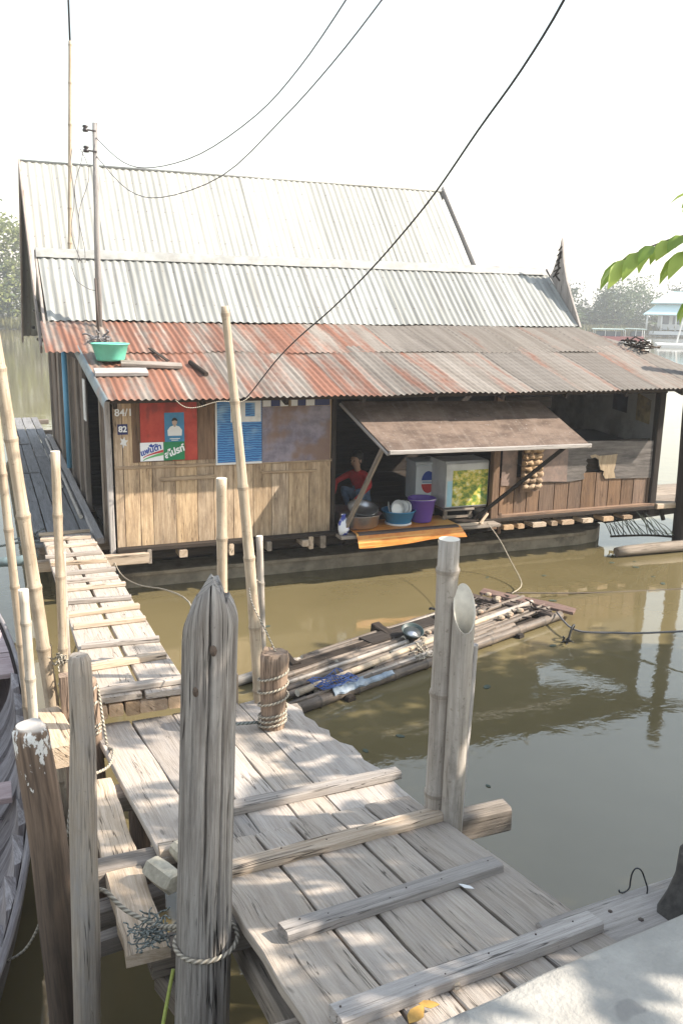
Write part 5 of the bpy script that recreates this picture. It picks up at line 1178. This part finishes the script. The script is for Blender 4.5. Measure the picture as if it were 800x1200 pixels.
mb = MB(); mb.lathe([(.07, .028), (.094, .045), (.001, .05), ], rp_(.47, .12, .15), 18, rot=Matrix.Rotation(.35, 3, 'X')); mb.build('water_surface', 'alu', q)
frizz(rp_(.40, -.24, .13), 12, .09, .010, 'rope', 'rope_bundle', 'tan bundle of rope tied at the raft near edge', flat=.5)
frizz(rp_(.66, .36, .17), 8, .06, .014, 'black', 'black_rag', 'black rag lump on the raft far side', 'rag')
# line to the right with the dangling tangle
rope('mooring_line', [rp_(.97, -.36, .12), V((4.45, -2.85, .10)), V((4.75, -3.10, .12)), V((5.2, -3.45, .20)), V((6.5, -4.5, .55)), V((8.0, -5.6, 1.1))], .011, 'cablegrey', 'grey line running right from the raft across the water', 'line')
frizz((4.30, -2.92, -.0), 10, .07, .010, 'black', 'rope_tangle', 'black rope tangle hanging into water from the grey line', 'rope')
rope('rope', [(4.42, -2.84, .10), (4.43, -2.86, .16), (4.37, -2.9, .15), (4.31, -2.93, .02)], .012, 'black', 'black loop joining the tangle to the grey line')
rope('line', [rp_(1.0, .45, .12), V((5.6, -1.6, .006)), V((7.2, -1.9, .004)), V((9.5, -2.2, .006))], .008, 'nail', 'submerged brown line right of the raft far corner', 'line')

# ------------------------------------------------------------------ right end: dark pile, log, palm leaf
old_post('dark_pile', [(8.33, -.16, -.5), (8.31, -.14, 1.2), (8.27, -.10, 3.2)], [.11, .11, .10], 'dark', 'tall dark pile in water at the house right end', 'pile', 14, 10, .15)
mb = MB(); mb.tube([(7.02, -.32, .07), (7.2, -.33, .075), (8.4, -.38, .08), (9.6, -.5, .08)], [.07, .08, .085, .08], 10, jit=.3); tag(mb.build('log', 'beam', at=(7.02, -.32, .05)), 'broken log floating beneath the palm leaf', 'log')
M['frond'] = plain('dry_frond', (.055, .075, .05), .7, .4, 12)
q = empty('palm_leaf', (8.0, .1, .12), 'fallen dark palm leaf lying on water by the log', 'palm leaf')
mb = MB(); mb.tube(smooth([(8.35, -.15, .14), (7.9, .05, .16), (7.4, .30, .12)], 5), .018, 6); mb.build('rib', 'dark', q)
mb = MB()
for k in range(17):
    f = k / 16; c = V((8.3, -.13, .15)).lerp(V((7.42, .3, .13)), f); L_ = (.60 * math.sin(PI * (.18 + .75 * f)) + .1) * R.uniform(.75, 1.15)
    for sd, tl in ((1, V((-.6, .45, .75))), (-1, V((-.75, -.30, .50)))):
        d_ = (tl + V((R.gauss(0, .16), R.gauss(0, .16), R.gauss(0, .16)))).normalized(); tip = c + d_ * L_ + V((0, 0, -.06 * (1 - f) + .12 * f)); n_ = d_.cross(V((0, 0, 1))).normalized() * .006
        mb.tube([c, c.lerp(tip, .55) + V((0, 0, .04)), tip], [.006, .006, .002], 4)
mb.build('leaflet', 'frond', q)
mb = MB()
for k in range(3):
    p = V((.95, -1.55, .004)) + V((R.uniform(-.1, .1), R.uniform(-.05, .05), 0)); mb.lathe([(.001, .012), (.025, .006), (.03, -.01)], p, 7, sx=1.4)
tag(mb.build('weed_clump', 'frond', at=(.95, -1.55, 0)), 'small dark weed clump drifting between raft and wall', 'weed')
fl0 = None
for i in range(22):
    x_, y_ = R.uniform(.6, 7.5), R.uniform(-5.5, -.4)
    if fl0 is None:
        mb = MB(); mb.prism([V((.022 * math.cos(a) * 1.6, .022 * math.sin(a), 0)) for a in [2 * PI * k / 7 for k in range(7)]], (0, 0, .003)); fl0 = mb.build('floating_leaf', 'frond'); o = fl0
    else: o = fl0.copy(); COL.objects.link(o)
    o.location = (x_, y_, .002); o.rotation_euler = (0, 0, R.uniform(0, 6)); o.scale = (R.uniform(.6, 1.6),) * 3; tag(o, 'tiny dark leaf or speck drifting on the brown water', 'leaf', 'specks drifting on the water')
M['dryleaf'] = plain('dry_leaf', (.50, .28, .06), .7, .3, 20)
mb = MB()
def leafpoly(c, L, wd, ang, bend=.02):
    pts = [(0, 0), (.25, .8), (.55, 1), (.8, .55), (1, 0), (.8, -.5), (.55, -.95), (.25, -.75)]; c_, s_ = math.cos(ang), math.sin(ang)
    return [V(c) + V(((a - .5) * L * c_ - b * wd / 2 * s_, (a - .5) * L * s_ + b * wd / 2 * c_, bend * (abs(b) * .4 + abs(a - .5)))) for a, b in pts]
mb.prism(leafpoly((-.29, -8.42, zr(-8.42) + .012), .085, .045, .6), (0, 0, .0015)); mb.prism(leafpoly((-.24, -8.40, zr(-8.40) + .015), .06, .03, -.4), (0, 0, .0015))
tag(mb.build('fallen_leaf', 'dryleaf', at=(-.28, -8.4, zr(-8.4))), 'crumpled yellow dead leaf lying against the lowest ramp cleat', 'leaf')
for (x, y, a, L, mt, lb) in ((-.12, -8.35, .9, .05, 'peel', 'small tan dry leaf near the lowest ramp cleat'), (.21, -7.83, 2.3, .06, 'white', 'white scrap of paper on the ramp right side')):
    mb = MB(); mb.prism(leafpoly((x, y, zr(y) + .008), L, .02, a), (0, 0, .0015)); tag(mb.build('scrap', mt, at=(x, y, zr(y))), lb, 'scrap')

# ------------------------------------------------------------------ far bank: trees, reeds, house, boats
def leaf_mat(name, c, c2, tr=.25, rough=.55):
    t = NT(name); k = t.attr(); col = t.mix(k, c2, c); t.fin(col, rough, spec=.3)
    tl = t.n('ShaderNodeBsdfTranslucent'); t.l(col, tl.inputs[0]); mx = t.n('ShaderNodeMixShader'); mx.inputs[0].default_value = tr
    t.l(t.b.outputs[0], mx.inputs[1]); t.l(tl.outputs[0], mx.inputs[2]); t.l(mx.outputs[0], t.out.inputs[0]); return t.m
M['leaf_a'] = leaf_mat('bank_leaf', (.13, .17, .07), (.055, .085, .038)); M['leaf_b'] = leaf_mat('palm_leaf', (.09, .12, .055), (.035, .055, .03)); M['leaf_y'] = leaf_mat('yellow_leaf', (.26, .28, .09), (.12, .15, .05))
M['bark'] = plain('grey_bark', (.17, .14, .11), .9, .4, 8, bs=.5)
def quadleaf(mb, p, d, L, wd, r):
    d = d.normalized(); s_ = d.cross(V((R.gauss(0, 1), R.gauss(0, 1), R.gauss(0, 1)))).normalized() * wd / 2; b = len(mb.v)
    mb.v.extend([tuple(p), tuple(p + d * L * .5 + s_), tuple(p + d * L), tuple(p + d * L * .5 - s_)]); mb.face((b, b + 1, b + 2, b + 3), [(0, 0)] * 4, r)
def bushy(h, wd, n, mat, seed):
    mb = MB(); cl = []
    for i in range(int(16 + wd * 3)):
        f = R.uniform(.12, 1); rad = wd * .5 * math.sin(PI * (.15 + .75 * f)) ** .7; a = R.uniform(0, 2 * PI); q_ = R.uniform(.2, 1) ** .5
        cl.append((V((rad * q_ * math.cos(a), rad * q_ * math.sin(a), h * f * R.uniform(.88, 1.04))), R.uniform(.5, 1.2) * wd * .13, R.random()))
    for i in range(n):
        c, s_, sh = R.choice(cl); p = c + V((R.gauss(0, s_), R.gauss(0, s_), R.gauss(0, s_ * .75))); quadleaf(mb, p, V((R.gauss(0, 1), R.gauss(0, 1), R.gauss(-.2, .7))), R.uniform(.35, .7), R.uniform(.16, .34), min(1, max(0, sh * .6 + R.random() * .5)))
    tk = MB(); tk.tube([(0, 0, -.3), (.1, .05, h * .3), (-.05, 0, h * .7)], [.16, .12, .05], 8)
    for i in range(5): c = R.choice(cl)[0]; tk.tube([(0, 0, h * R.uniform(.2, .5)), c * .6 + V((0, 0, h * .1)), c], [.07, .05, .02], 5)
    return mb, tk, mat
def palmy(h, n, mat):
    mb = MB()
    for i in range(n):
        a = R.uniform(0, 2 * PI); el = R.uniform(.35, 1.45); L = h * R.uniform(.7, 1.0); p = V((R.gauss(0, .6), R.gauss(0, .6), 0)); d = V((math.cos(a) * math.cos(el), math.sin(a) * math.cos(el), math.sin(el))); pts = []; rr = R.random()
        for k in range(15): pts.append(p.copy()); p = p + d * L / 14; d = (d + V((math.cos(a) * .06, math.sin(a) * .06, -.085))).normalized()
        for k in range(3, 15):
            for s_ in (-1, 1):
                sd = V((-math.sin(a), math.cos(a), 0)) * s_ + (pts[k] - pts[k - 1]).normalized() * .8 + V((0, 0, -.35)); 
                for m_ in range(2): quadleaf(mb, pts[k].lerp(pts[k - 1], m_ * .5), sd, L * .20 * math.sin(PI * (k / 15 * .8 + .15)) + .15, .13, min(1, rr * .6 + R.random() * .4))
    tk = MB(); tk.tube([(0, 0, -.3), (0, 0, .8), (.05, 0, h * .25)], [.3, .26, .12], 8); return mb, tk, mat
protos = {}
def plant_tree(kind, x, y, z, s_, label, group='trees on the far bank'):
    if kind not in protos:
        mk_ = {'bush_a': lambda: bushy(8, 6.5, 2600, 'leaf_a', 1), 'bush_b': lambda: bushy(10, 7, 2800, 'leaf_y', 2), 'bush_c': lambda: bushy(6.5, 6, 2200, 'leaf_b', 3), 'palm_a': lambda: palmy(7.5, 26, 'leaf_b'), 'palm_b': lambda: palmy(6.5, 22, 'leaf_a')}[kind]
        cr, tk, mt = mk_(); root = empty('palm_clump' if 'palm' in kind else 'bank_tree', (0, 0, 0), label, 'palm' if 'palm' in kind else 'tree', group); cr.build('crown', mt, root); tk.build('trunk', 'bark', root); protos[kind] = root; o = root
    else:
        src = protos[kind]; o = src.copy(); COL.objects.link(o)
        for ch in src.children: c_ = ch.copy(); COL.objects.link(c_); c_.parent = o
    o.location = (x, y, z); o.scale = (s_,) * 3; o.rotation_euler = (0, 0, R.uniform(0, 6.28)); tag(o, label, 'palm' if 'palm' in kind else 'tree', group); return o
far = 'hazy green tree in the far right bank line beyond the roof edge'; farp = 'hazy feathery palm in the far right bank line beyond the roof edge'; leftl = 'tall hazy tree on the far bank left of the house gable'
for x, dy, k, s_ in ((66, 3, 'bush_a', .95), (70, 6, 'palm_a', .95), (72.5, 3, 'palm_b', 1.0), (75, 7, 'bush_a', .98), (77.5, 2.5, 'palm_a', .92), (80, 6, 'bush_c', 1.1), (82, 3, 'palm_b', 1.02), (84.5, 7, 'palm_a', .98), (86.5, 3, 'bush_c', .95), (89, 8, 'palm_b', 1.1), (91.5, 10, 'bush_a', .92), (95, 13, 'palm_a', 1.0), (98.5, 15, 'bush_a', 1.0), (102, 13, 'palm_b', 1.1), (106, 15, 'bush_c', 1.15), (111, 12, 'bush_a', 1.0), (116, 10, 'palm_a', 1.05), (122, 9, 'bush_c', 1.1)):
    plant_tree(k, x, bank_y(x) + dy, .4, s_, farp if 'palm' in k else far)
for x, dy, k, s_ in ((2.2, 4, 'bush_b', 1.25), (-2.2, 3, 'bush_a', 1.2), (5.6, 3, 'bush_b', 1.12), (-6.5, 5, 'bush_b', 1.2), (-11, 3, 'bush_a', 1.3), (8.8, 6, 'bush_a', 1.3), (.2, 2, 'bush_c', .8)):
    plant_tree(k, x, bank_y(x) + dy, .4, s_, leftl)
M['reed'] = leaf_mat('reed', (.20, .19, .08), (.10, .10, .04))
mb = MB()
for i in range(9000):
    x = R.uniform(60, 125) if i < 7000 else R.uniform(-14, 12); y = bank_y(x) + R.uniform(-1.5, 3); p = V((x, y, .0)); quadleaf(mb, p, V((R.gauss(0, .25), R.gauss(0, .25), 1)), R.uniform(.8, 1.9), .2, R.random())
tag(mb.build('reeds', 'reed'), 'strip of reeds along the far water edge', 'reeds', kind='stuff')
# far pavilion with two-tiered hipped roof
M['teal'] = plain('pale_teal_roof', (.44, .62, .64), .5, .08); M['farwhite'] = plain('far_white_wall', (.62, .64, .64), .7, .08)
def frame(c, ang): c = V(c); m_ = Matrix.Rotation(ang, 3, 'Z'); return lambda x, y, z: c + m_ @ V((x, y, z))
T = frame((96.5, 95, .9), -.75)
pav = empty('pavilion', (96.5, 95, .9), 'far white pavilion with a two tiered pale teal hipped roof', 'building')
mb = MB()
def hip(mb, w0, d0, z0, w1, d1, z1):
    lo = [T(-w0, -d0, z0), T(w0, -d0, z0), T(w0, d0, z0), T(-w0, d0, z0)]; hi = [T(-w1, -d1, z1), T(w1, -d1, z1), T(w1, d1, z1), T(-w1, d1, z1)]
    for i in range(4): k = (i + 1) % 4; mb.prism([lo[i], lo[k], hi[k], hi[i]], (0, 0, -.12))
hip(mb, 6.6, 5, 2.3, 4.9, 3.6, 3.7); hip(mb, 5.7, 4.2, 3.95, 3.2, .15, 5.6); mb.build('roof', 'teal', pav)
mb = MB()
for x0, x1, y_ in ((-4.6, 4.6, -3.3), (-4.6, 4.6, 3.3)): mb.prism([T(x0, y_, .1), T(x1, y_, .1), T(x1, y_, 4.1), T(x0, y_, 4.1)], T(0, .2, 0) - T(0, 0, 0))
for x_ in (-4.6, 4.4): mb.prism([T(x_, -3.1, .1), T(x_, 3.3, .1), T(x_, 3.3, 4.1), T(x_, -3.1, 4.1)], T(.2, 0, 0) - T(0, 0, 0))
mb.prism([T(-6, -4.6, -.6), T(6, -4.6, -.6), T(6, 4.6, -.6), T(-6, 4.6, -.6)], (0, 0, .5)); mb.build('wall', 'farwhite', pav)
M['glass'] = plain('dark_window', (.08, .10, .12), .2, .1)
for k in range(6):
    x_ = -4 + k * 1.5; mb = MB(); mb.prism([T(x_, -3.33, .9), T(x_ + 1, -3.33, .9), T(x_ + 1, -3.33, 2.1), T(x_, -3.33, 2.1)], T(0, .02, 0) - T(0, 0, 0)); mb.build('window', 'glass', pav)
mb = MB()
for k in range(7): p = T(-6 + k * 2, -4.6, 0); mb.tube([p, p + V((0, 0, 2.3))], .13, 8)
mb.build('column', 'farwhite', pav)
# ferry boat
M['ferryred'] = plain('ferry_red', (.42, .13, .12), .6, .15); M['ferrywhite'] = plain('ferry_white', (.66, .66, .64), .5, .1); M['ferryroof'] = plain('ferry_canopy', (.45, .55, .52), .6, .1)
T2 = frame((57.6, 62.6, 0), -.55)
fb = empty('ferry_boat', (57.6, 62.6, 0), 'small white and red passenger ferry on the river beyond the roof', 'boat')
mb = MB(); rings = []; lens = []
for i in range(13):
    f = i / 12; x_ = lerp(-3.0, 3.0, f); b_ = .85 * (1 - abs(2 * f - 1) ** 3.5) + .05; sh = .55 + .25 * abs(2 * f - 1) ** 2
    rings.append([T2(x_, -b_, sh), T2(x_, -b_ * .8, -.2), T2(x_, b_ * .8, -.2), T2(x_, b_, sh)]); lens.append(f)
mb.ring_surface(rings, lens, [0, 1, 2, 3, 4], .5, 0, False, True); mb.build('hull', 'ferrywhite', fb)
mb = MB(); mb.bar(T2(-2.6, 0, .85), T2(2.2, 0, .85), 1.35, .45); mb.build('cabin', 'ferryred', fb)
mb = MB(); mb.bar(T2(-2.7, 0, 1.75), T2(.3, 0, 1.75), 1.6, .10); mb.bar(T2(.5, 0, 1.85), T2(2.4, 0, 1.80), 1.5, .08); mb.build('canopy', 'ferryroof', fb)
mb = MB()
for x_ in (-2.5, -1.5, -.5, .4, 1.4, 2.2):
    for y_ in (-.62, .62): mb.tube([T2(x_, y_, .9), T2(x_, y_, 1.75)], .035, 5)
mb.build('stanchion', 'ferrywhite', fb)
mb = MB(); mb.bar(T2(-2.3, 0, 1.3), T2(.0, 0, 1.3), 1.0, .5); mb.bar(T2(1.0, 0, 1.35), T2(2.0, 0, 1.35), 1.0, .5); mb.build('window_band', 'glass', fb)
T3 = frame((68.5, 60.5, 0), -.62)
bg_ = empty('barge', (68.5, 60.5, 0), 'flat white barge moored on the far river at the right', 'barge')
mb = MB(); mb.bar(T3(-6.2, 0, .12), T3(7, 0, .12), 3.2, .5, bev=.1); mb.build('deck', 'ferrywhite', bg_)
mb = MB(); mb.tube([T3(-4.2, 0, .3), T3(-3.3, .5, 5.2)], [.10, .06], 6); mb.build('mast', 'ferrywhite', bg_)

# ------------------------------------------------------------------ near tree on the quay (one branch reaches into view, its crown shades the landing)
M['leaf_n'] = leaf_mat('near_leaf', (.42, .52, .12), (.20, .30, .06), .5, .35)
tree = empty('shade_tree', (7.2, -11.6, 1.6), 'broad leafed tree on the quay, its drooping branch entering at the upper right', 'tree')
mb = MB(); mb.tube(smooth([(7.2, -11.6, 1.4), (7.15, -11.5, 2.4), (6.95, -11.2, 3.6), (6.8, -10.9, 4.6), (7.0, -10.3, 5.8), (7.3, -9.8, 7.0)], 4), [.27 - .19 * i / 20 for i in range(21)], 12, jit=.25)
tips = []
def limb(pts, r0, r1):
    P_ = smooth(pts, 4); mb.tube(P_, [lerp(r0, r1, i / (len(P_) - 1)) for i in range(len(P_))], 8, jit=.2); tips.append(P_)
limb([(6.95, -11.2, 3.6), (5.5, -10.6, 4.4), (4.0, -9.9, 4.75), (2.9, -9.3, 4.6), (2.2, -8.9, 4.35), (1.7, -8.5, 4.05), (1.45, -8.25, 3.85)], .12, .012)
limb([(6.8, -10.9, 4.6), (5.2, -9.9, 5.3), (3.9, -9.1, 5.4), (3.0, -8.7, 5.2)], .11, .02)
limb([(6.8, -10.9, 4.6), (6.2, -9.4, 5.4), (5.6, -8.2, 5.8), (5.0, -7.4, 5.9)], .11, .02)
limb([(7.0, -10.3, 5.8), (8.2, -8.8, 6.2), (9.0, -7.2, 6.3), (9.4, -6.0, 6.2)], .11, .02)
limb([(6.8, -10.9, 4.6), (8.6, -10.6, 5.4), (10.2, -9.6, 5.8), (11.4, -8.4, 5.8)], .11, .02)
limb([(6.95, -11.2, 3.6), (5.2, -11.6, 4.5), (3.6, -11.6, 5.0), (2.2, -11.3, 5.2)], .10, .02)
mb.build('trunk', 'bark', tree)
lf = MB(); tw = MB()
def nearleaf(mb, base, d, nrm, L, wd, r):
    d = d.normalized(); s_ = d.cross(nrm).normalized(); up = s_.cross(d); b = len(mb.v)
    prof = [(0, 0, 0), (.22, .36, .02), (.5, .5, .0), (.78, .30, -.05), (1, 0, -.14)]
    for k, (f, w_, z_) in enumerate(prof):
        c_ = base + d * L * f + up * L * z_
        if w_ == 0: mb.v.append(tuple(c_))
        else: mb.v.extend([tuple(c_ + s_ * wd * w_ + up * wd * .12), tuple(c_), tuple(c_ - s_ * wd * w_ + up * wd * .12)])
    U0 = [(0, 0)] * 4
    mb.face((b, b + 1, b + 2), U0[:3], r, 0, True); mb.face((b, b + 2, b + 3), U0[:3], r, 0, True)
    for k in (1, 4):
        mb.face((b + k, b + k + 3, b + k + 4, b + k + 1), U0, r, 0, True); mb.face((b + k + 1, b + k + 4, b + k + 5, b + k + 2), U0, r, 0, True)
    mb.face((b + 7, b + 10, b + 8), U0[:3], r, 0, True); mb.face((b + 8, b + 10, b + 9), U0[:3], r, 0, True)
def spray(p0, d, L, n, leaf=.14):
    """twig with paired drooping leaflets"""
    d = V(d).normalized(); p = V(p0); pts = [p.copy()]
    for k in range(n): d = (d + V((0, 0, -.07))).normalized(); p = p + d * L / n; pts.append(p.copy())
    tw.tube(pts, [lerp(.006, .002, i / n) for i in range(n + 1)], 5, cap=False)
    sd = d.cross(V((0, 0, 1))).normalized()
    for k in range(1, n + 1):
        for s_ in (-1, 1):
            dd_ = sd * s_ * .65 + (pts[k] - pts[k - 1]).normalized() * .7 + V((R.gauss(0, .12), R.gauss(0, .12), -.55 + R.gauss(0, .12)))
            nearleaf(lf, pts[k], dd_, V((0, 0, 1)) + sd * s_ * .35 + V((R.gauss(0, .2), R.gauss(0, .2), 0)), leaf * R.uniform(.8, 1.15), leaf * .42, R.random())
    nearleaf(lf, pts[-1], d + V((0, 0, -.4)), V((0, 0, 1)), leaf, leaf * .42, R.random())
# the visible branch end
spray((1.10, -8.03, 3.72), (-.80, .33, .16), .50, 10, .115)
spray((1.14, -8.05, 3.76), (-.60, .20, -.02), .36, 7, .12)
spray((1.05, -8.0, 3.66), (-.5, .2, -.3), .22, 5, .115)
spray((1.20, -8.08, 3.82), (-.45, .30, -.30), .24, 5, .11)
spray((1.10, -8.0, 3.83), (-.25, .2, .10), .20, 3, .13)
spray((1.22, -8.05, 3.72), (-.2, .25, -.5), .22, 4, .10)
tw.tube(smooth([(1.45, -8.25, 3.85), (1.28, -8.12, 3.82), (1.12, -8.03, 3.74)], 4), .007, 6)
# leaf clumps that throw the dappled shade
def clump(c, s_, n, leaf=.17):
    c = V(c)
    for i in range(n):
        a = R.uniform(0, 2 * PI); spray(c + V((R.gauss(0, s_ * .55), R.gauss(0, s_ * .55), R.gauss(0, s_ * .4))), (math.cos(a), math.sin(a), R.uniform(-.2, .3)), s_ * .8, 5, leaf)
def shade(q, t_, s_, n): clump(V(q) + SUN * t_, s_, n)
for q_, t_, s_, n in (((-.70, -7.62, 2.45), 5.0, .22, 12), ((-.70, -7.62, 2.1), 5.2, .22, 12), ((-.70, -7.62, 1.7), 5.0, .22, 10), ((-1.06, -7.33, 2.15), 5.3, .16, 8), ((-1.06, -7.33, 1.85), 5.0, .14, 6),
                      ((.38, -7.55, 1.35), 4.3, .2, 20), ((.33, -7.2, 1.25), 4.4, .17, 16), ((.38, -7.85, 1.4), 4.2, .17, 16), ((.30, -8.15, 1.45), 4.0, .15, 14), ((.05, -8.0, 1.42), 4.2, .13, 11), ((.1, -7.5, 1.35), 4.3, .10, 8), ((.42, -6.9, 1.2), 4.6, .14, 12), ((.15, -6.25, 1.1), 4.8, .15, 12), ((.25, -5.75, 1.1), 5.0, .13, 10), ((-.2, -7.75, 1.38), 4.4, .10, 8), ((-.3, -7.05, 1.22), 4.6, .09, 7), ((.52, -8.53, 1.66), 3.6, .13, 14), ((.95, -8.4, 1.6), 3.8, .26, 16), ((-.3, -7.7, 1.35), 4.8, .12, 4),
                      ((-1.2, -6.6, .6), 6.5, .2, 6), ((-1.2, -7.2, 0), 7.2, .28, 14), ((-.85, -7.0, 0), 7.3, .22, 10), ((-1.5, -5.0, .5), 7, .3, 6)):
    shade(q_, t_, s_, n)
for i in range(210):
    f_ = R.random(); q_ = V((lerp(.4, 5.5, R.random()), lerp(-8.4, -3.3, R.random() ** 1.3), 0)); shade(q_, R.uniform(7.2, 9.5), .55, 15)
for P_ in tips:
    for k in range(3, len(P_), 2):
        if (P_[k] - CAM).length > 3.6: clump(P_[k], .45, 9)
spray((1.16, -8.06, 3.80), (-.5, .1, .0), .24, 5, .13)
spray((1.20, -8.07, 3.70), (-.4, .2, -.25), .26, 5, .12)
spray((1.14, -8.05, 3.86), (-.4, .15, .1), .22, 4, .13)
lf.build('crown', 'leaf_n', tree); tw.build('twig', 'bark', tree)

# ------------------------------------------------------------------ air
HAZE = True
if HAZE:
    mt = bpy.data.materials.new('river_haze'); mt.use_nodes = True; n_ = mt.node_tree; n_.nodes.clear()
    o_ = n_.nodes.new('ShaderNodeOutputMaterial'); pv = n_.nodes.new('ShaderNodeVolumePrincipled'); pv.inputs['Color'].default_value = (.92, .95, 1, 1); pv.inputs['Density'].default_value = .0014; pv.inputs['Anisotropy'].default_value = .2
    n_.links.new(pv.outputs[0], o_.inputs['Volume']); M['haze'] = mt
    mb = MB(); a, b = V((-395, -105, -1.2)), V((395, 395, 17))
    P_ = [V((x, y, z)) for z in (a.z, b.z) for x, y in ((a.x, a.y), (b.x, a.y), (b.x, b.y), (a.x, b.y))]
    mb.v = [tuple(p) for p in P_]
    for f in ((3, 2, 1, 0), (4, 5, 6, 7), (0, 1, 5, 4), (1, 2, 6, 5), (2, 3, 7, 6), (3, 0, 4, 7)): mb.face(f, [(0, 0)] * 4)
    tag(mb.build('haze', 'haze'), 'thin pale haze over the river', 'haze', kind='stuff')
